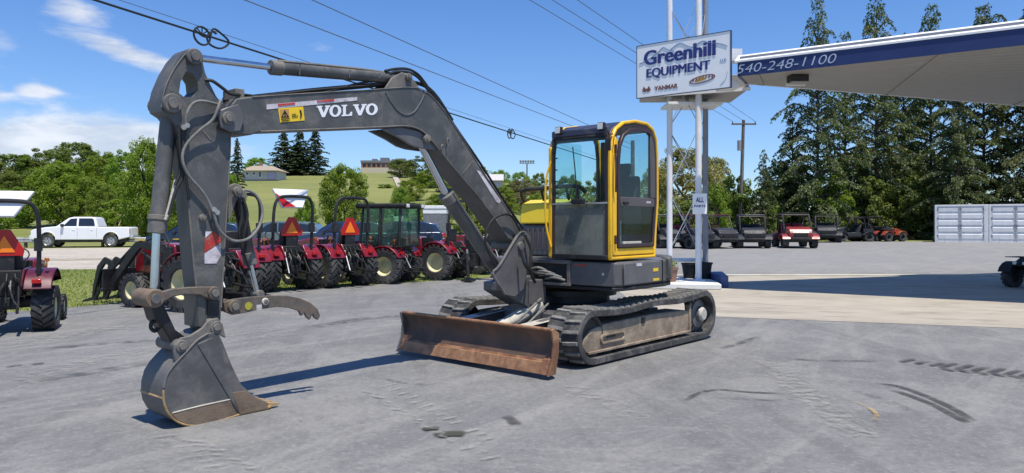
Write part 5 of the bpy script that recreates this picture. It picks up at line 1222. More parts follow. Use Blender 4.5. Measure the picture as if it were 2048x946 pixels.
for (u, Y, yaw, m, seat, roof, sc, lab) in (
    (1502, 43.5, -100, 'utvgrey', 'seatblk', 'navy', 1.0, 'dark grey side-by-side vehicle with flat grey roof beside the red one'),
    (1588, 43.5, -97, 'utvred', 'utvred', 'plastic', 1.05, 'shiny red side-by-side vehicle with dark roof facing the camera'),
    (1430, 43.2, -75, 'utvgrey', 'utvamber', 'utvmaroon', 1.0, 'side-by-side vehicle with maroon roof and amber seats right of the sign posts'),
    (1376, 42.5, -62, 'utvgrey', 'utvred', 'utvmaroon', 1.0, 'side-by-side vehicle with maroon roof and red seats seen between the sign posts'),
    (1332, 43.5, -80, 'utvgrey', 'seatblk', 'navy', 1.0, 'black side-by-side vehicle just behind the excavator cab, left of the sign posts'),
    (1652, 52, -110, 'utvgrey', 'seatblk', 'plastic', 1.0, 'black side-by-side vehicle farther back behind the shiny red one'),
    (1700, 54, -175, 'utvgrey', 'seatblk', 'plastic', .92, 'long black side-by-side vehicle under the spruces, seen from the side'),
    (1742, 55, 15, 'utvgrey', 'seatblk', 'plastic', .95, 'dark side-by-side vehicle beside the orange quad under the trees')):
    utv(lab, ((u - CX) / FPX * Y, Y, gz(0, Y)), R(yaw), m, seat, roof, sc).scale = (1.14 * sc, 1.2 * sc, .985 * sc)
WH['atv'] = wheel_meshes(.30, .24, .15, 14, .02)
def quad(label, loc, rz, m, sc=1.0):
    t = thing('quad_bike', label, 'quad bike', loc, rz); t.scale = (sc,) * 3
    for x in (.62, -.62):
        for s in (1, -1): add_wheel('atv', (x, s * .42, .30), s, t, 'plastic')
    B().prism([(-.8, .38), (.8, .38), (.62, .62), (-.6, .62)], -.18, .18, 'y').build('chassis', M['black'], t, .02)
    for s in (1, -1):
        for cx in (.62, -.62):
            o_ = [(cx + .42 * math.cos(R(15 + 150 * i / 7)), .34 + .40 * math.sin(R(15 + 150 * i / 7))) for i in range(8)]; i_ = [(cx + .38 * math.cos(R(15 + 150 * i / 7)), .34 + .37 * math.sin(R(15 + 150 * i / 7))) for i in range(8)]
            B().prism(o_ + i_[::-1], min(s * .2, s * .56), max(s * .2, s * .56), 'y').build('fender', M[m], t, .01)
    B().prism([(.15, .62), (.25, .92), (.62, .86), (.92, .70), (.90, .60)], -.20, .20, 'y').build('front_body', M[m], t, .04)
    B().prism([(.15, .72), (.10, .88), (-.60, .90), (-.66, .76)], -.17, .17, 'y').build('saddle', M['seatblk'], t, .04)
    b = B(); b.cyl((.42, 0, .80), (.30, 0, 1.05), .025); b.tube([(.12, -.38, 1.04), (.28, -.20, 1.06), (.30, 0, 1.05), (.28, .20, 1.06), (.12, .38, 1.04)], .018, 6); b.build('handlebar', M['black'], t)
    for x0, x1 in ((.50, 1.0), (-.98, -.52)):
        r = B()
        for k in range(5): r.cyl((x0, -.32 + k * .16, .87), (x1, -.32 + k * .16, .87), .011, n=6)
        r.cyl((x0, -.34, .87), (x0, .34, .87), .013, n=6); r.cyl((x1, -.34, .87), (x1, .34, .87), .013, n=6); r.build('rack', M['black'], t)
    for s in (1, -1): B().box(.86, .93, s * .14 - .05, s * .14 + .05, .66, .74).build('headlight', M['headlamp'], t, .01)
    return t
quad('orange-red quad bike under the trees left of the containers', ((1780 - CX) / FPX * 54, 54, gz(0, 54)), R(20), 'orangeutv', 1.05)
quad('black quad bike cut off by the right edge of the picture, on the shaded apron', (13.15, 18.6, .012), R(200), 'plastic', .88)

# ================================================================ containers
def container(label, x0, Y, zb):
    wd = 3.62; H_ = 2.58; t = thing('shipping_container', label, 'shipping container', (x0, Y, zb), 0, 'pale grey containers at the edge of the lot')
    b = B(); b.box(0.02, wd - .02, .06, 2.4, .12, H_ - .02); b.build('box_body', M['containerd'], t)
    f = B()
    for xa, xb in ((0, .13), (wd - .30, wd)): f.box(xa, xb, 0, .14, 0, H_)
    f.box(.13, wd - .30, 0, .14, H_ - .12, H_); f.box(.13, wd - .30, 0, .14, 0, .12); f.box(0, wd, .14, 2.42, H_ - .03, H_ + .01)
    for y in (.14, ): f.box(-.0, .03, y, 2.42, 0.1, H_ - .03)
    f.build('frame', M['container'], t, .008)
    xa = .15; w_ = (wd - .47) / 2
    for k in range(2):
        x = xa + k * (w_ + .01) + .0; d = B(); d.box(x, x + w_, .05, .08, .14, H_ - .14)
        dr = d.build('door', M['container'], t, .004)
        zs = [.14, .62, 1.08, 1.54, 2.0, H_ - .14]
        for j in range(5):
            z0, z1 = zs[j] + .10, zs[j + 1] - .04
            B().prism([(z0, .05), (z0 + .03, .02), (z1 - .03, .02), (z1, .05)], x + .10, x + w_ - .12, 'x', Matrix(((1, 0, 0, 0), (0, 0, 1, 0), (0, 1, 0, 0), (0, 0, 0, 1)))).build('door_panel', M['container'], dr)
        lr = x + w_ - .06 if k == 0 else x + .06
        B().cyl((lr, .0, .10), (lr, .0, H_ - .08), .022, n=8).build('lock_rod', M['guard'], dr)
        B().box(lr - .05, lr + .05, -.03, .04, 1.12, 1.22).build('lock_handle', M['containerd'], dr, .008)
        hx = x + .02 if k == 0 else x + w_ - .02
        for z in (.4, 1.0, 1.6, 2.2): B().box(hx - .03, hx + .03, -.01, .05, z, z + .12).build('hinge', M['containerd'], dr)
    return t
YC = 52.0; ca_ = R(-28); xc = (1870 - CX) / FPX * YC
k1_ = container('left pale grey steel container with double doors in front of the spruces', xc, YC, gz(0, YC)); k1_.rotation_euler = (0, 0, ca_); k1_.scale = (.87, 1, 1)
dx_ = 3.65 * .87
k2_ = container('right pale grey steel container with double doors, cut off by the picture edge', xc + dx_ * math.cos(ca_), YC + dx_ * math.sin(ca_), gz(0, YC)); k2_.rotation_euler = (0, 0, ca_); k2_.scale = (.87, 1, 1)

# ================================================================ sign tower, sign, canopy, island
tw = thing('sign_tower', 'tall white lattice sign tower of three posts rising out of the frame', 'tower', (4.75, 19.1, 0))
P3 = [(-.62, .55), (.0, 0.0), (.42, .95)]
for (x, y), m, r in zip(P3, ('polewhite', 'polewhite', 'greyshaded'), (.075, .08, .075)):  # third post is white steel with its shade in the colour
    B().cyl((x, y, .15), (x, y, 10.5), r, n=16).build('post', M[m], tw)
    B().box(x - .14, x + .14, y - .14, y + .14, .15, .18).build('base_plate', M[m], tw)
for k in range(6):
    z0 = .9 + k * 1.62
    for i in range(3):
        a = P3[i]; c = P3[(i + 1) % 3]
        B().cyl((a[0], a[1], z0), (c[0], c[1], z0 + 1.5), .010, n=6).build('brace', M['polewhite' if i == 0 else 'greyshaded'], tw); B().cyl((c[0], c[1], z0), (a[0], a[1], z0 + 1.5), .010, n=6).build('brace', M['greyshaded'], tw)
B().box(-.75, .65, .1, 1.1, 4.65, 4.72).build('collar_plate', M['polewhite'], tw, .01)
# main sign
SA = at(1274, 98, 18.8); SB_ = at(1461, 56, 17.25); SC_ = at(1458, 167, 17.25); SD = at(1275, 203, 18.8)
ztop = (SA.z + SB_.z) / 2; zbot = (SC_.z + SD.z) / 2
sx = Vector((SB_.x - SA.x, SB_.y - SA.y, 0)); SWID = sx.length; sx.normalize(); SH = ztop - zbot
sg = thing('shop_sign', 'large white board sign with blue lettering mounted on the lattice tower', 'sign', (SA.x, SA.y, zbot), math.atan2(sx.y, sx.x))
B().box(0, SWID, 0, .045, 0, SH).build('board', M['signwhite'], sg, .006)
fr = B(); fr.box(0, SWID, -.010, .052, SH, SH + .012); fr.box(0, SWID, -.010, .052, -.012, 0); fr.box(-.012, 0, -.010, .052, -.012, SH + .012); fr.box(SWID, SWID + .015, -.010, .052, -.012, SH + .012)
fr.build('sign_frame', M['navy'], sg)
def sign_text(body, cx, cz, w_, h_, m, bold=.0, shear=0, parent=sg, dy=-.006, name='lettering'):
    me = fit_text(text_mesh(body, .3, bold, shear), w_, h_)
    mt = Matrix.Translation((cx, dy, cz)) @ Matrix.Rotation(R(90), 4, 'X')
    return link(name, me, M[m], parent, mt)
for k_ in range(5): sign_text('Greenhill', SWID * .46 + k_ * .009, SH * .745, SWID * .76, SH * .275, 'signblue', .002, 0, sg, -.006 - k_ * .0007)
for k_ in range(4): sign_text('EQUIPMENT', SWID * .45 + k_ * .008, SH * .435, SWID * .68, SH * .20, 'signblue', 0, 0, sg, -.006 - k_ * .0007)
sign_text('LLC', SWID * .93, SH * .50, SWID * .06, SH * .045, 'signgrey', .004)
sign_text('YANMAR', SWID * .33, SH * .145, SWID * .26, SH * .085, 'signbrown', .010)
def sq(pts, m, name='emblem'): return B().prism([(x * SWID, z * SH) for x, z in pts], -.008, -.001, 'y').build(name, M[m], sg, smooth=False)
sq([(.06, .13), (.08, .21), (.10, .16), (.12, .16), (.14, .21), (.16, .13), (.125, .09), (.11, .12), (.095, .09)], 'signbrown')
el_ = [(.715 + .135 * math.cos(2 * math.pi * i / 24), .205 + .07 * math.sin(2 * math.pi * i / 24) + .03 * math.cos(2 * math.pi * i / 24)) for i in range(24)]
el2 = [(.715 + .120 * math.cos(2 * math.pi * i / 24), .205 + .052 * math.sin(2 * math.pi * i / 24) + .03 * math.cos(2 * math.pi * i / 24)) for i in range(24)]
B().ring([(x * SWID, z * SH) for x, z in el_], [(x * SWID, z * SH) for x, z in el2], -.008, -.001, 'y').build('emblem', M['signbrown'], sg, smooth=False)
sq([(.63, .17), (.68, .23), (.73, .255), (.76, .21), (.72, .18), (.67, .165)], 'signgold')
for k in range(7): sq([(.61 + k * .033, .175 + k * .006), (.622 + k * .033, .235 + k * .006), (.632 + k * .033, .235 + k * .006), (.624 + k * .033, .175 + k * .006)], 'signbrown')
def sline(pts, r=.010): return B().tube([(x * SWID, -.004, z * SH) for x, z in pts], r, 5, 3).build('mountain_line', M['signgrey'], sg)
sline([(.03, .66), (.08, .68), (.16, .74), (.24, .82), (.30, .90), (.36, .84), (.42, .80)]); sline([(.38, .84), (.48, .93), (.56, .86), (.62, .82), (.72, .90), (.80, .84), (.90, .80), (.97, .74)]); sline([(.90, .06), (.95, .14), (.97, .28)], .004)
# small notice on the front post
nt = thing('notice_sign', 'small white notice plate fixed to the front sign post', 'sign', (4.75, 19.0, 2.10), R(0))
B().box(-.18, .18, -.03, -.01, -.26, .26).build('plate', M['signwhite'], nt, .004)
for (z, w_, h_) in ((.10, .20, .13), (-.06, .28, .06)):
    me = fit_text(text_mesh('ALL' if h_ > .1 else 'PARTS', .2, .004), w_, h_); link('lettering', me, M['signblue'], nt, Matrix.Translation((0, -.034, z)) @ Matrix.Rotation(R(90), 4, 'X'))

# canopy: long wedge pointing at the tower
ca = thing('canopy', 'long white canopy with navy fascia pointing at the sign tower', 'canopy', (0, 0, 0))
tipN = Vector((5.27, 17.35)); rN = Vector((9.77, 14.3)); d_ = (rN - tipN).normalized(); farN = tipN + d_ * 13.5
tipF = Vector((5.75, 18.3)); rF = Vector((14.8, 21.7)); d2 = (rF - tipF).normalized(); farF = tipF + d2 * 20
zb = 5.02; fz = .44
plan = [tuple(tipN), tuple(farN), tuple(farF), tuple(tipF)]
B().prism(plan, zb + .03, zb + fz, 'z').build('canopy_deck', M['greyshaded'], ca)
def band(name, a, b_, z0, z1, th, m, off=0, parent=ca):
    dd = (b_ - a).normalized(); nn = Vector((dd.y, -dd.x))
    q = [a + nn * off, b_ + nn * off, b_ + nn * (off + th), a + nn * (off + th)]
    return B().prism([tuple(v) for v in q], z0, z1, 'z').build(name, M[m], parent)
band('fascia', tipN, farN, zb - .02, zb + .30, .05, 'fascia')
nn_ = Vector((d_.y, -d_.x)); re_ = B()
e0 = tipN - d_ * .1; e1 = farN
def e3(p, o_, z): return (p.x + nn_.x * o_, p.y + nn_.y * o_, z)
re_.add([e3(e0, .07, zb + .30), e3(e0, .07, zb + .34), e3(e0, -.22, zb + .52), e3(e0, -.22, zb + .30), e3(e1, .07, zb + .30), e3(e1, .07, zb + .34), e3(e1, -.22, zb + .52), e3(e1, -.22, zb + .30)], [(0, 1, 2, 3), (7, 6, 5, 4), (0, 4, 5, 1), (1, 5, 6, 2), (2, 6, 7, 3), (3, 7, 4, 0)])
re_.build('roof_edge', M['white'], ca, smooth=False)
band('fascia_end', tipF, tipN, zb - .02, zb + .30, .05, 'fascia')
band('rear_fascia', farF, tipF, zb - .02, zb + .44, .05, 'polewhite')
# soffit boards running along the canopy
nb = 22
for k in range(nb):
    a0 = k / nb; a1 = (k + .94) / nb
    A0 = tipN.lerp(tipF, a0); A1_ = tipN.lerp(tipF, a1); B0 = farN.lerp(farF, a0); B1_ = farN.lerp(farF, a1)
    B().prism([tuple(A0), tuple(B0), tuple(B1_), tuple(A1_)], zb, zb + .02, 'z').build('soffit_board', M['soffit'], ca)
for f_ in (.03, .30, .62):
    a = tipN.lerp(farN, f_); b_ = tipF.lerp(farF, f_ * .75); dd = (b_ - a).normalized(); nn = Vector((dd.y, -dd.x)) * .03
    B().prism([tuple(a + nn), tuple(b_ + nn), tuple(b_ - nn), tuple(a - nn)], zb - .03, zb - .002, 'z').build('soffit_joint_strip', M['soffit'], ca)
lb = at(1600, 160, 16.9)
li = thing('canopy_light', 'square recessed light box hanging under the canopy', 'light fixture', (lb.x + .1, 17.3, zb - .16))
B().box(-.20, .20, -.16, .16, 0, .15).build('housing', M['black'], li, .01); B().box(-.19, .19, -.15, .15, -.03, -.001).build('diffuser', M['soffit'], li, .01)
B().box(-.22, .22, .10, .17, -.06, .0).build('visor', M['polewhite'], li)
num = sign_text('540-248-1100', 0, 0, 2.16, .20, 'palelet', -.003, .25, ca, name='phone_number')
ang = math.atan2(d_.y, d_.x); pc = tipN + d_ * 1.02 + Vector((d_.y, -d_.x)) * .056
num.matrix_local = Matrix.Translation((pc.x, pc.y, zb + .14)) @ Matrix.Rotation(ang, 4, 'Z') @ Matrix.Rotation(R(90), 4, 'X')
# lower slab round the tower
ls = thing('tower_slab', 'grey-white slab round the tower just below the shop sign', 'slab', (0, 0, 0))
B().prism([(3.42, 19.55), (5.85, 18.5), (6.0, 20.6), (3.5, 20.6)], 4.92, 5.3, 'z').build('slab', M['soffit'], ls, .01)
B().prism([(3.40, 19.52), (5.87, 18.46), (5.88, 18.50), (3.42, 19.56)], 4.88, 4.96, 'z').build('slab_edge', M['polewhite'], ls)
bx = at(1476, 100, 17.7)
B().box(5.05, 5.45, 17.75, 18.1, zb + .44, zb + .72).build('roof_box', M['polewhite'], ca)
B().box(4.95, 5.35, 17.7, 18.2, zb - .22, zb - .03).build('bracket_box', M['polewhite'], ca)

isl = tag(B().prism([(3.0, 18.2), (5.0, 17.9), (5.15, 18.9), (5.2, 20.6), (3.1, 20.6)], .016, .15, 'z').build('tower_island', M['islandwhite'], None, .02), 'white painted concrete island under the sign tower', 'island')
tag(B().prism([(5.18, 18.6), (5.34, 18.5), (5.72, 20.4), (5.22, 20.4)], .016, .30, 'z').build('blue_kerb', M['kerbblue'], None, .015), 'blue kerb stub beside the white tower island', 'kerb')
def planter(label, loc, r, h, m, rim=None):
    t = thing('planter', label, 'planter', loc, 0)
    B().lathe([(0, 0), (r * .72, 0), (r, h), (r * 1.06, h), (r * 1.06, h - .04), (r * .95, h - .04), (r * .9, h - .06), (0, h - .06)], (0, 0, 0), (0, 0, 1), 20).build('pot', M[m], t)
    return t
planter('black tapered planter pot right behind the shaded rear sign post', (5.05, 19.75, .155), .22, .42, 'plastic'); planter('black tapered planter pot left of the front sign post', (4.70, 19.9, .155), .20, .40, 'plastic')
pp = planter('terracotta box planter with yellow-green plant behind the excavator tail', (3.95, 18.75, .155), .20, .34, 'terra')
b = B()
for i in range(90):
    a = random.uniform(0, 6.28); r = random.uniform(.02, .16); h = random.uniform(.34, .50); b.add([(r * math.cos(a), r * math.sin(a), h), (r * math.cos(a) + .05, r * math.sin(a) + .02, h + .03), (r * math.cos(a) + .02, r * math.sin(a) + .05, h + .06)], [(0, 1, 2)])
b.build('foliage', M['leafC'], pp)
wr = thing('white_rail', 'low white pipe rail behind the sign tower planters', 'rail', (4.3, 20.4, .15)); b = B(); b.cyl((-.3, 0, .46), (.95, 0, .46), .055, n=10); b.build('rail', M['white'], wr)
for x in (-.25, .9): B().cyl((x, 0, 0), (x, 0, .46), .04, n=8).build('post', M['white'], wr)

# ================================================================ trees
def leaf_faces(c, r, size, n, flat=.75, outer=.55):
    """n small leaf quads spread through an ellipsoid clump: returns (n,4,3)"""
    d = rng.normal(size=(n, 3)); d /= np.linalg.norm(d, axis=1)[:, None]
    rad = rng.uniform(outer, 1.0, n) ** .8
    p = c + d * rad[:, None] * np.array([r, r, r * flat])
    nr = d * .55 + np.array([0, 0, .75]) + rng.normal(size=(n, 3)) * .48
    a = np.cross(nr, rng.normal(size=(n, 3))); a /= np.linalg.norm(a, axis=1)[:, None]
    b_ = np.cross(nr, a); b_ /= np.linalg.norm(b_, axis=1)[:, None]
    s1 = (size * rng.uniform(.6, 1.3, n))[:, None]; s2 = s1 * rng.uniform(.5, .8, n)[:, None]
    return np.stack([p - a * s1, p - b_ * s2, p + a * s1, p + b_ * s2], 1)
def quads_mesh(name, q, m):
    q = q.reshape(-1, 3); n = len(q) // 4
    me = bpy.data.meshes.new(name); me.vertices.add(len(q)); me.vertices.foreach_set('co', q.ravel())
    me.loops.add(n * 4); me.loops.foreach_set('vertex_index', np.arange(n * 4, dtype=np.int32)); me.polygons.add(n)
    me.polygons.foreach_set('loop_start', np.arange(0, n * 4, 4, dtype=np.int32)); me.update(calc_edges=True); me.materials.append(m); return me
def broad_variant(seed, clumps=95, per=170, leaf=.0145, shape=1.0, low=.12):
    """unit tree: height 1, crown about 1 wide"""
    global rng
    rng = np.random.default_rng(seed); rnd = random.Random(seed)
    tr = B(); tr.cyl((0, 0, -.06), (.01, 0, .28), .030, .020, 8); tips = []
    for k in range(9):
        a = k * 2.4 + rnd.uniform(-.4, .4); z0 = .16 + .045 * k; z1 = z0 + rnd.uniform(.16, .32); rr = rnd.uniform(.14, .32)
        tr.tube([(0, 0, z0), (math.cos(a) * rr * .5, math.sin(a) * rr * .5, (z0 + z1) / 2 + .03), (math.cos(a) * rr, math.sin(a) * rr, z1)], [.014, .010, .006, .004], 5, 2)
    qs = []
    for k in range(clumps):
        z = low + (1 - low) * (k + .5) / clumps * .93 + rnd.uniform(-.03, .03)
        t = (z - low) / (1 - low)
        R_ = .50 * (math.sin(math.pi * min(1, max(0, t * .86 + .13))) ** .62) * shape
        a = rnd.uniform(0, 6.283); rr = R_ * math.sqrt(rnd.uniform(.12, 1.0)) * .86
        r = rnd.uniform(.06, .125) * (.75 + .5 * (1 - t))
        qs.append(leaf_faces(np.array([math.cos(a) * rr, math.sin(a) * rr, z]), r, leaf, per))
    return tr.mesh('trunk', True), np.concatenate(qs)
def spruce_variant(seed, tiers=26, per=150, leaf=.0085, wid=.5, droop=.18, gap=.12, low=.03, power=.62):
    """layered boughs: each bough is a drooping pad of needle sprays with air between the tiers"""
    global rng
    rng = np.random.default_rng(seed); rnd = random.Random(seed)
    tr = B(); tr.cyl((0, 0, -.04), (.004, 0, .98), .016, .003, 8); qs = []
    for k in range(tiers):
        t = (k + .5) / tiers; z0 = low + (1 - low) * t ** .95
        Lr = wid * (1 - t) ** power * (.82 + .18 * math.sin(k * 2.1 + seed)) + .014
        nb_ = max(4, int(7 * (1 - t) ** .3))
        for j in range(nb_):
            if rnd.random() < gap: continue
            z = z0 + rnd.uniform(-.012, .012)
            a = j * 6.283 / nb_ + k * 1.1 + rnd.uniform(-.35, .35); L_ = Lr * rnd.choice((.5, .7, .85, 1.0, 1.12)) * rnd.uniform(.9, 1.08)
            dr_ = droop * L_ * rnd.uniform(.5, 1.5) * (1 - t * .7); up_ = .03 + .05 * t
            n = max(16, int(per * (L_ / wid) * 1.2 + 14))
            f = rng.uniform(.10, 1.0, n) ** .75
            def axis_(ff): return z + up_ * np.sin(ff * 2.6) - dr_ * ff ** 1.6
            sw = .034 * np.sin(np.clip(f, 0, 1) * 2.7 + .3) + .006
            sd = rng.uniform(-1, 1, n) * sw * (1 + L_)
            px = math.cos(a) * L_ * f - math.sin(a) * sd; py = math.sin(a) * L_ * f + math.cos(a) * sd
            pz = axis_(f) - rng.uniform(0, 1, n) ** 1.8 * .020 - np.abs(sd) * .25
            c = np.stack([px, py, pz], 1)
            d1 = np.stack([math.cos(a) * .8 + rng.normal(size=n) * .5, math.sin(a) * .8 + rng.normal(size=n) * .5, rng.normal(size=n) * .25 - .25], 1); d1 /= np.linalg.norm(d1, axis=1)[:, None]
            d2 = np.cross(d1, rng.normal(size=(n, 3)) * .55 + np.array([math.cos(a) * .35, math.sin(a) * .35, 1.0])); d2 /= np.linalg.norm(d2, axis=1)[:, None]
            s1 = (leaf * rng.uniform(.6, 1.4, n))[:, None]; s2 = s1 * .5
            qs.append(np.stack([c - d1 * s1, c - d2 * s2, c + d1 * s1, c + d2 * s2], 1))
            if L_ > .10: tr.tube([(0, 0, z), (math.cos(a) * L_ * .5, math.sin(a) * L_ * .5, float(axis_(.5))), (math.cos(a) * L_ * .92, math.sin(a) * L_ * .92, float(axis_(.92)))], [.004, .003, .002], 4, 1)
    return tr.mesh('trunk', True), np.concatenate(qs)
V = {}
def variant(key):
    kind, seed, m = key
    if key in V: return V[key]
    g = (kind, seed)
    if g not in V:
        V[g] = {'broad': lambda: broad_variant(seed), 'round': lambda: broad_variant(seed, 130, 200, .0130, 1.0, .10), 'bush': lambda: broad_variant(seed, 75, 160, .020, 1.1, .02),
                'willow': lambda: broad_variant(seed, 110, 180, .013, 1.05, .06), 'spruce': lambda: spruce_variant(seed, 24, 150, .012), 'airy': lambda: spruce_variant(seed, 28, 330, .0080, .50, .22, .12), 'dense': lambda: spruce_variant(seed, 30, 380, .0085, .5, .20, .02, .0, .5), 'pine': lambda: spruce_variant(seed, 22, 120, .020, .5, .06, .0, .02, .75)}[kind]()
    tr, q = V[g]
    V[key] = (tr, quads_mesh('crown', q, M[m])); return V[key]
LBL = {'broad': ('broadleaf_tree', 'tree'), 'round': ('broadleaf_tree', 'tree'), 'bush': ('leafy_bush', 'bush'), 'willow': ('willow_tree', 'tree'), 'spruce': ('spruce_tree', 'tree'), 'airy': ('spruce_tree', 'tree'), 'dense': ('spruce_tree', 'tree'), 'pine': ('pine_tree', 'tree')}
TN = 0
def tree(kind, seed, m, u, vtop, Y, wpx, label, group=None, zb=None):
    global TN
    TN += 1
    X = (u - CX) / FPX * Y; z0 = gz(X, Y) - .15 if zb is None else zb; zt = EYE - (vtop - HZ) / FPX * Y
    h = zt - z0; w_ = wpx / FPX * Y
    tr, cr = variant((kind, seed, m))
    if not tr.materials: tr.materials.append(M['barkdark' if kind in ('spruce', 'airy', 'dense', 'pine') else 'bark'])
    t = thing(LBL[kind][0], label, LBL[kind][1], (X, Y, z0), (TN * 1.37) % 6.28, group)
    wr = 1 / (.92 if kind in ('spruce', 'airy', 'dense', 'pine') else 1.05)
    t.scale = (w_ * wr, w_ * wr, h)
    link('trunk', tr, None, t); link('crown', cr, None, t)
    return t
GL_ = 'broadleaf trees on the hillside left of the arm'; GR = 'trees and shrubs on the slope behind the boom'; GS = 'tall spruces behind the far side of the lot'
# left hillside
for a in (('broad', 1, 'leafB', 18, 306, 108, 150, 'dark leafy tree at the far left edge of the hillside'),
          ('broad', 2, 'leafB', 88, 297, 112, 130, 'dark round-topped hillside tree second from the left edge'),
          ('broad', 3, 'leafB', 150, 282, 104, 140, 'tallest dark tree of the left hillside, above the pickup hood'),
          ('broad', 4, 'leafA', 212, 305, 100, 110, 'mid-green hillside tree above the pickup cab'),
          ('round', 5, 'leafA', 122, 322, 66, 150, 'bright green tree standing below the dark ones, left of the pickup'),
          ('broad', 1, 'leafA', 176, 352, 64, 100, 'small bright tree directly above the pickup bonnet'),
          ('broad', 2, 'leafA', 250, 300, 90, 90, 'mid-green tree on the hill between pickup and tall near tree'),
          ('round', 6, 'leafA', 292, 272, 58, 120, 'tall near maple beside the bucket cylinder, behind the pickup bed'),
          ('broad', 3, 'leafA', 345, 300, 57, 110, 'green tree showing between bucket cylinder and arm'),
          ('broad', 4, 'leafB', 40, 345, 86, 130, 'dark tree low at the far left, above the white canopy'),
          ('broad', 2, 'leafB', -60, 310, 100, 170, 'dark tree just beyond the left picture edge'),
          ('bush', 7, 'leafA', 235, 395, 60, 90, 'low leafy bush right behind the pickup bed'),
          ('bush', 8, 'leafA', 20, 372, 66, 100, 'shrubs on the grass slope at the far left')):
    tree(*a, GL_)
tree('round', 5, 'leafA', 455, 345, 60, 80, 'green tree immediately right of the excavator arm', GR)
tree('pine', 11, 'needled', 474, 282, 118, 50, 'dark narrow conifer just right of the excavator arm', GR)
tree('broad', 1, 'leafA', 515, 314, 158, 70, 'round tree behind the low hillside house', GR)
for (u, v, w_, l) in ((568, 268, 92, 'left dark pine of the hilltop clump under the boom'), (600, 266, 90, 'middle dark pine of the hilltop clump under the boom'), (630, 262, 80, 'right dark pine of the hilltop clump under the boom'), (592, 292, 110, 'lower dark pine in front of the hilltop clump under the boom')):
    tree('pine', 12 + (u % 2), 'needled', u, v, 160, w_, l, 'hilltop pines under the boom')
tree('round', 6, 'leafA', 690, 325, 60, 118, 'big round maple in the middle, under the boom and above two tractors', GR)
tree('round', 5, 'leafA', 612, 392, 56, 60, 'small light tree right behind the white canopy of the middle tractor', GR)
tree('broad', 3, 'leafC', 742, 402, 57, 60, 'yellow-green sapling behind the cab tractor roof', GR)
for a in (('broad', 4, 'leafB', 800, 318, 150, 60, 'tree right of the brick building on the crest'), ('broad', 2, 'leafB', 845, 312, 135, 90, 'dark tree on the crest behind the boom cylinder rod'),
          ('broad', 1, 'leafA', 820, 360, 95, 80, 'leafy tree half way up the slope, left of the boom cylinder'), ('round', 5, 'leafC', 800, 372, 75, 50, 'yellow-green tree beside the hillside path'),
          ('broad', 3, 'leafB', 900, 352, 110, 90, 'dark tree between boom cylinder and boom'), ('round', 6, 'leafC', 880, 385, 70, 80, 'yellow-green tree between the boom cylinder and boom'),
          ('broad', 1, 'leafA', 955, 330, 125, 70, 'green tree on the skyline right behind the boom'), ('broad', 4, 'leafA', 1000, 340, 120, 60, 'green tree on the skyline, first right of the boom'),
          ('broad', 2, 'leafA', 1040, 343, 120, 60, 'green tree on the skyline, second right of the boom'), ('broad', 3, 'leafA', 1078, 345, 118, 50, 'green tree on the skyline, touching the cab'),
          ('willow', 9, 'leafR', 1045, 358, 92, 90, 'rusty olive tree left of the excavator cab'), ('round', 5, 'leafC', 1000, 372, 80, 80, 'yellow-green tree low behind the boom foot'),
          ('broad', 1, 'leafA', 1072, 385, 70, 60, 'bright green tree behind the handrail of the excavator'), ('broad', 4, 'leafA', 930, 400, 62, 60, 'green tree behind the lower boom cylinder'), 
          ('bush', 7, 'leafC', 850, 405, 60, 70, 'yellow-green shrub above the cab tractor roof'), ('bush', 8, 'leafA', 985, 410, 60, 90, 'green shrub behind the boom foot'),
          ('broad', 2, 'leafA', 1140, 350, 90, 100, 'tree seen through the excavator windscreen'), ('broad', 3, 'leafA', 1210, 340, 95, 110, 'tree hidden behind the excavator cab')):
    tree(*a, GR)
# right side
tree('willow', 9, 'leafW', 1365, 292, 78, 175, 'olive-green willow behind the sign posts'); tree('willow', 10, 'leafW', 1310, 330, 84, 90, 'olive-green willow right behind the excavator cab'); tree('willow', 10, 'leafW', 1428, 312, 82, 100, 'olive-green willow right of the sign posts')
for a in (('airy', 21, 'needle', 1635, 27, 60, 235, 'tall airy spruce nearest the utility pole, first from the left'), ('airy', 22, 'needle', 1752, 14, 62, 250, 'tallest airy spruce, its tip second from the left above the canopy'),
          ('airy', 23, 'needle', 1862, 34, 64, 235, 'tall spruce with only its thin tip above the canopy, third from the left'), ('dense', 24, 'needle', 1968, 40, 60, 250, 'dense spruce behind the left container'),
          ('dense', 25, 'needle', 2065, 20, 58, 260, 'dense spruce behind the right container, at the picture edge'), ('dense', 24, 'needle', 1915, 150, 57, 190, 'darker spruce standing in front of the others, left of the containers')):
    tree(*a, GS)
tree('airy', 22, 'needle', 1690, 90, 68, 230, 'spruce standing behind and between the first and second tall spruce', GS)
tree('dense', 24, 'needle', 1808, 95, 70, 240, 'spruce standing behind and between the second and third tall spruce', GS)
tree('spruce', 26, 'needle', 1585, 225, 62, 170, 'shorter spruce at the left end of the spruce row', GS)
tree('dense', 25, 'needle', 2180, 30, 60, 210, 'dense spruce beyond the right picture edge', GS)
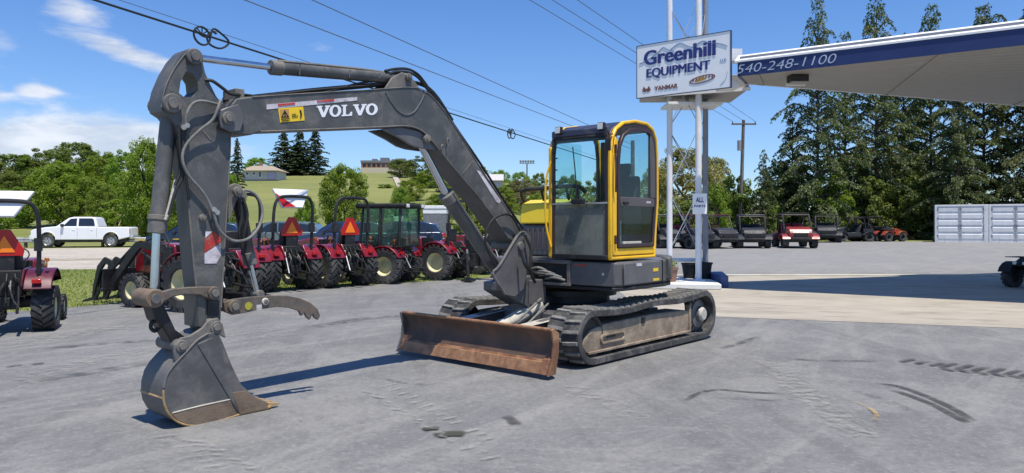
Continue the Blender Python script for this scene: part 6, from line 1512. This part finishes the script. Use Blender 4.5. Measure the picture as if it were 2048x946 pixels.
for a in (('spruce', 26, 'needle', 1527, 310, 58, 90, 'small young spruce right of the utility pole'), ('bush', 7, 'leafB', 1470, 345, 62, 90, 'dark bush at the foot of the utility pole'), ('bush', 8, 'leafA', 1430, 365, 58, 70, 'green bush behind the maroon side-by-side vehicle'),
          ('bush', 8, 'leafB', 1590, 330, 62, 110, 'dark leafy undergrowth behind the red side-by-side vehicle'), ('bush', 7, 'leafA', 1655, 345, 60, 110, 'leafy undergrowth under the first tall spruce'), ('broad', 3, 'leafB', 1700, 300, 66, 110, 'broadleaf tree among the tall spruces'),
          ('bush', 8, 'leafB', 1745, 350, 60, 110, 'dark undergrowth behind the orange quad bike'), ('bush', 7, 'leafB', 1830, 340, 60, 120, 'dark undergrowth left of the containers'), ('bush', 8, 'leafB', 1385, 400, 66, 90, 'low dark bush behind the sign posts'),
          ('bush', 7, 'leafB', 1510, 372, 60, 110, 'dark bushy growth right of the utility pole, behind the grey-roofed vehicle'), ('bush', 8, 'leafB', 1450, 380, 66, 90, 'dark bushy growth left of the utility pole'), ('broad', 2, 'leafB', 1558, 318, 64, 90, 'broadleaf tree between the young spruce and the tall spruces'), ('broad', 4, 'leafB', 1800, 310, 70, 120, 'broadleaf tree behind the second and third spruce')):
    tree(*a, 'undergrowth along the far side of the lot')
for a in (('bush', 7, 'leafA', 770, 368, 120, 40, 'shrub on the slope just under the brick building'), ('bush', 8, 'leafB', 842, 352, 128, 60, 'shrub on the slope right of the path'), ('broad', 1, 'leafA', 862, 335, 120, 70, 'tree on the slope right of the hillside path'),
          ('bush', 7, 'leafC', 812, 388, 84, 50, 'yellow-green shrub beside the path, above the cab tractor'), ('broad', 2, 'leafC', 905, 372, 90, 60, 'pale green tree on the slope between the cylinder and the boom'), ('bush', 8, 'leafA', 765, 410, 62, 50, 'shrub right of the big round maple'),
          ('broad', 4, 'leafB', 60, 318, 120, 90, 'dark tree at the back of the left hillside'), ('broad', 3, 'leafA', 180, 300, 106, 80, 'pale tree at the back of the left hillside, above the pickup'), ('round', 6, 'leafC', 205, 362, 62, 70, 'yellow-green tree above the pickup bed'),
          ('broad', 1, 'leafA', 318, 300, 70, 70, 'green tree behind the bucket cylinder rod')):
    tree(*a, GR if a[3] > 400 else GL_)
def hillside_path():
    b = B(); P = [(783, 178), (790, 150), (800, 120), (806, 95), (800, 78), (790, 66)]; vs = []
    for u, Y in P:
        X = (u - CX) / FPX * Y; vs += [(X - .5, Y, gz(X, Y) + .16), (X + .5, Y, gz(X, Y) + .16)]
    b.add(vs, [(2 * i, 2 * i + 1, 2 * i + 3, 2 * i + 2) for i in range(len(P) - 1)]); tag(b.build('path', M['road']), kind='structure')
hillside_path()
def hedge(u0, u1, Y, vtop, label):
    """unbroken far-off strip of scrub"""
    global rng
    rng = np.random.default_rng(abs(int(u0))); x0 = (u0 - CX) / FPX * Y; x1 = (u1 - CX) / FPX * Y; n = int((x1 - x0) / 1.1); qs = []
    for k in range(n):
        x = x0 + (x1 - x0) * (k + .5) / n; h = (EYE - (vtop - HZ) / FPX * Y - gz(x, Y)) * rng.uniform(.6, 1.1)
        for j in range(3): qs.append(leaf_faces(np.array([x + rng.uniform(-.5, .5), Y + rng.uniform(-1, 1), gz(x, Y) + h * (j + .4) / 3]), max(.8, h / 3.2), .16, 70, .8))
    tag(link('scrub', quads_mesh('scrub', np.concatenate(qs), M['leafB'])), kind='stuff', label=label)
hedge(1260, 1880, 68, 400, 'dark scrub along the far side of the lot'); hedge(780, 1120, 84, 415, 'scrub at the foot of the slope behind the boom'); hedge(-120, 130, 76, 405, 'scrub on the slope at the far left')
hedge(1700, 2300, 72, 330, 'dark scrub behind the containers')

# ================================================================ buildings on the hill, poles, wires
def wall_with_windows(name, parent, x0, x1, y, z0, z1, m, wins):
    w_ = B().box(x0, x1, y, y + .3, z0, z1).build(name, M[m], parent)
    for a, b_, c, d in wins:
        f = B().box(a, b_, y - .06, y - .005, c, d).build('window', M['white'], w_)
        B().box(a + .12, b_ - .12, y - .09, y - .065, c + .12, d - .12).build('pane', M['darkglass'], w_)
    return w_
hp = at(520, 354, 138); hz_ = gz(hp.x, 138)
h1 = thing('house', 'low single-storey house with broad tan roof on the hillside, right of the excavator arm', 'house', (hp.x, 138, hp.z - .1)); h1.scale = (.88, .9, .86)
B().box(-3.6, 3.6, .2, 6, -1.2, 1.5).build('wall', M['housewall'], h1)
wall_with_windows('front_wall', h1, -3.6, 3.6, -.12, -.4, 1.5, 'housewall', [(-3.0, -2.2, .5, 1.2), (-1.6, -.8, .5, 1.2), (-.3, .4, .0, 1.3)])
B().box(1.6, 3.4, -.25, -.15, -.3, 1.2).build('garage_door', M['housegar'], h1)
B().add([(-4.1, -1.0, 1.45), (4.1, -1.0, 1.45), (4.1, 7, 1.45), (-4.1, 7, 1.45), (-2.6, 3, 2.75), (1.6, 3, 2.75)], [(0, 1, 5, 4), (1, 2, 5), (2, 3, 4, 5), (3, 0, 4), (3, 2, 1, 0)]).build('roof', M['roofing'], h1)
B().box(-1.2, -.6, 3.0, 3.6, 2.5, 3.4).build('chimney', M['brick'], h1)
hp = at(770, 346, 196)
h2 = thing('brick_building', 'brick and stucco building with grey flat roof on the crest of the hill', 'building', (hp.x, 196, hp.z - .2))
B().box(-6.3, 5.6, 0, 9, -1.5, 1.6).build('base_wall', M['beige'], h2); B().box(-6.25, 5.55, .05, 9, 1.6, 2.9).build('brick_wall', M['brick'], h2)
B().box(-6.4, 5.7, -.1, 9.1, 2.9, 3.5).build('upper_band', M['darkroof'], h2)
for k in range(9): B().box(-5.8 + k * 1.25, -5.0 + k * 1.25, -.02, .045, 1.9, 2.6).build('window', M['darkglass'], h2)
for (x0, x1, z1) in ((-3.8, -2.6, 4.1), (-1.6, .6, 4.4), (1.4, 2.6, 4.0), (3.2, 5.0, 4.2)): B().box(x0, x1, 2, 4, 3.5, z1).build('roof_unit', M['darkroof'], h2, .05)
hp = at(977, 352, 100)
h3 = thing('house', 'small pale roof showing between the trees right of the boom', 'house', (hp.x, 100, hp.z - 1.2))
B().box(-1.8, 1.8, 0, 5, -2, .6).build('wall', M['housewall'], h3); B().prism([(-.4, .6), (2.5, 1.6), (5.4, .6)], -2.0, 2.0, 'x').build('roof', M['housewall'], h3)
hp = at(868, 430, 50)
trl = thing('trailer', 'white box trailer roof showing right of the cab tractor', 'trailer', (hp.x, 50, gz(hp.x, 50)))
B().box(-.75, .85, 0, 2, 1.95, 2.50).build('box', M['white'], trl, .03); B().box(-.73, .83, .02, 1.98, .5, 1.949).build('lower_box', M['darkroof'], trl); B().box(-.78, .88, -.02, 2.02, 2.25, 2.30).build('trim', M['containerd'], trl)
for x in (-.4, .45): B().cyl((x, .02, .35), (x, .25, .35), .35, n=16).build('wheel', M['tyre'], trl)
st = at(1054, 324, 300)
fl = thing('floodlight_rack', 'far-off floodlight rack above the trees, left of the excavator cab', 'floodlights', (st.x, 300, st.z))
b = B(); b.box(-3.0, 3.0, -.1, .1, -.7, -.5); b.box(-3.0, 3.0, -.1, .1, .2, .4); b.build('rack', M['woodpole'], fl)
for k in range(6): B().box(-2.9 + k * 1.02, -2.2 + k * 1.02, -.2, .2, -.35, .65).build('lamp', M['containerd'], fl)
B().cyl((0, 0, -22), (0, 0, -.6), .25, n=8).build('pole', M['woodpole'], fl)

PX = (1487 - CX) / FPX * 60
up_ = thing('utility_pole', 'leaning dark wooden utility pole with one crossarm, right of the sign tower', 'utility pole', (PX, 60, gz(PX, 60)))
B().cyl((-.30, 0, -.3), (0, 0, 9.55), .17, .12, 12).build('pole', M['woodpole'], up_)
B().box(-.98, .98, -.16, -.04, 9.15, 9.27).build('crossarm', M['woodpole'], up_, .01)
for x in (-.9, 0.05, .9): B().cyl((x, -.1, 9.27), (x, -.1, 9.42), .05, .03, 8).build('insulator', M['plastic'], up_)
B().cyl((-.36, -.1, 7.1), (-.36, -.1, 7.9), .17, n=12).build('transformer', M['greyshaded'], up_)
B().cyl((-.28, -.14, .5), (-.05, -.14, 7.2), .02, n=6).build('conduit', M['guard'], up_)
up2 = thing('utility_pole', 'utility pole carrying the thick cable, hidden behind the excavator cab', 'utility pole', (7.0, 43.5, gz(7, 43.5)))
B().cyl((0, 0, -.3), (0, 0, 6.2), .15, .11, 12).build('pole', M['woodpole'], up2)
def span(name, a, b_, r, m, label, sag=.0, n=24, group=None):
    a = Vector(a); b_ = Vector(b_)
    pts = [a.lerp(b_, i / n) - Vector((0, 0, 4 * sag * (i / n) * (1 - i / n))) for i in range(n + 1)]
    return tag(B().tube(pts, r, 6, 1).build(name, M[m]), label, 'cable', group)
tA = at(190, 0, 12.0); tB = at(1100, 290, 31.0); dr = (tB - tA); tA2 = tA - dr * 1.6; e = tA + dr * ((43.4 - 12) / 19.0)
sc_ = .0
span('thick_cable', tA2, e, .020, 'cable', 'thick black communication cable with storage loops crossing the sky', 0, 30)
span('thick_cable', tA2 + Vector((0, 0, .10)), e + Vector((0, 0, .16)), .006, 'wire', 'thin messenger strand running just above the thick black cable', 0, 30)
def loop(label, P, wd, hg, r):
    t = thing('cable_loop', label, 'cable loop', P, math.atan2(dr.y, dr.x), 'figure-of-eight cable storage loops')
    n = 28; pts = []
    for i in range(n + 1):
        a = 2 * math.pi * i / n; pts.append((-wd * .25 + wd * .25 * math.cos(a) * -1, 0, hg * .55 * math.sin(a) - hg * .1))
    B().tube(pts, r, 6, 1).build('coil', M['cable'], t)
    B().tube([(0, 0, -.02), (wd * .10, 0, hg * .55), (wd * .35, 0, hg * .42), (wd * .62, 0, 0), (wd * .35, 0, -hg * .55), (0, 0, -hg * .5), (-wd * .1, 0, -.02), (0, 0, -.02)], r, 6, 4).build('coil', M['cable'], t)
    B().tube([(-wd * .45, 0, hg * .1), (-wd * .15, 0, -hg * .1), (wd * .05, 0, hg * .35), (wd * .2, 0, hg * .3)], r, 6, 4).build('coil', M['cable'], t)
    for a in (-.9, 0, .9): B().cyl((-wd * .25, 0, 0), (-wd * .25 + wd * .22 * math.sin(a), 0, hg * .5 * math.cos(a)), r * .6, n=6).build('spoke', M['cable'], t)
    return t
k1 = (at(330, 48, 14.2)); q = tA + dr * ((14.2 - 12) / 19); loop('near figure-of-eight loop of slack on the thick cable, above the excavator arm', (q.x, q.y, q.z), .78, .30, .020)
q = tA + dr * ((27.3 - 12) / 19); loop('far figure-of-eight loop of slack on the thick cable, left of the excavator cab', (q.x, q.y, q.z - .03), .62, .30, .020)
for (u, z, zp, lab) in ((490, 6.3, 5.9, 'lower thin overhead wire crossing the sky from upper left to the excavator cab'), (625, 6.9, 6.15, 'upper thin overhead wire crossing the sky from top middle to the excavator cab')):
    Y0 = (z - EYE) / (447 / FPX); a = Vector(((u - CX) / FPX * Y0, Y0, z)); b_ = Vector((7, 43.5, zp)); d0 = a - b_
    span('overhead_wire', b_ + d0 * 1.9, b_, .012, 'wire', lab)
for (u, xo, lab) in ((1060, -.9, 'left of three thin wires running down to the utility pole crossarm'), (1105, .05, 'middle of three thin wires running down to the utility pole crossarm'), (1155, .9, 'right of three thin wires running down to the utility pole crossarm')):
    z = 10.0; Y0 = (z - EYE) / (447 / FPX); a = Vector(((u - CX) / FPX * Y0, Y0, z)); b_ = Vector((PX + xo, 59.9, gz(PX, 60) + 9.42)); d0 = a - b_
    span('power_line', b_ + d0 * 1.8, b_, .014, 'wire', lab)
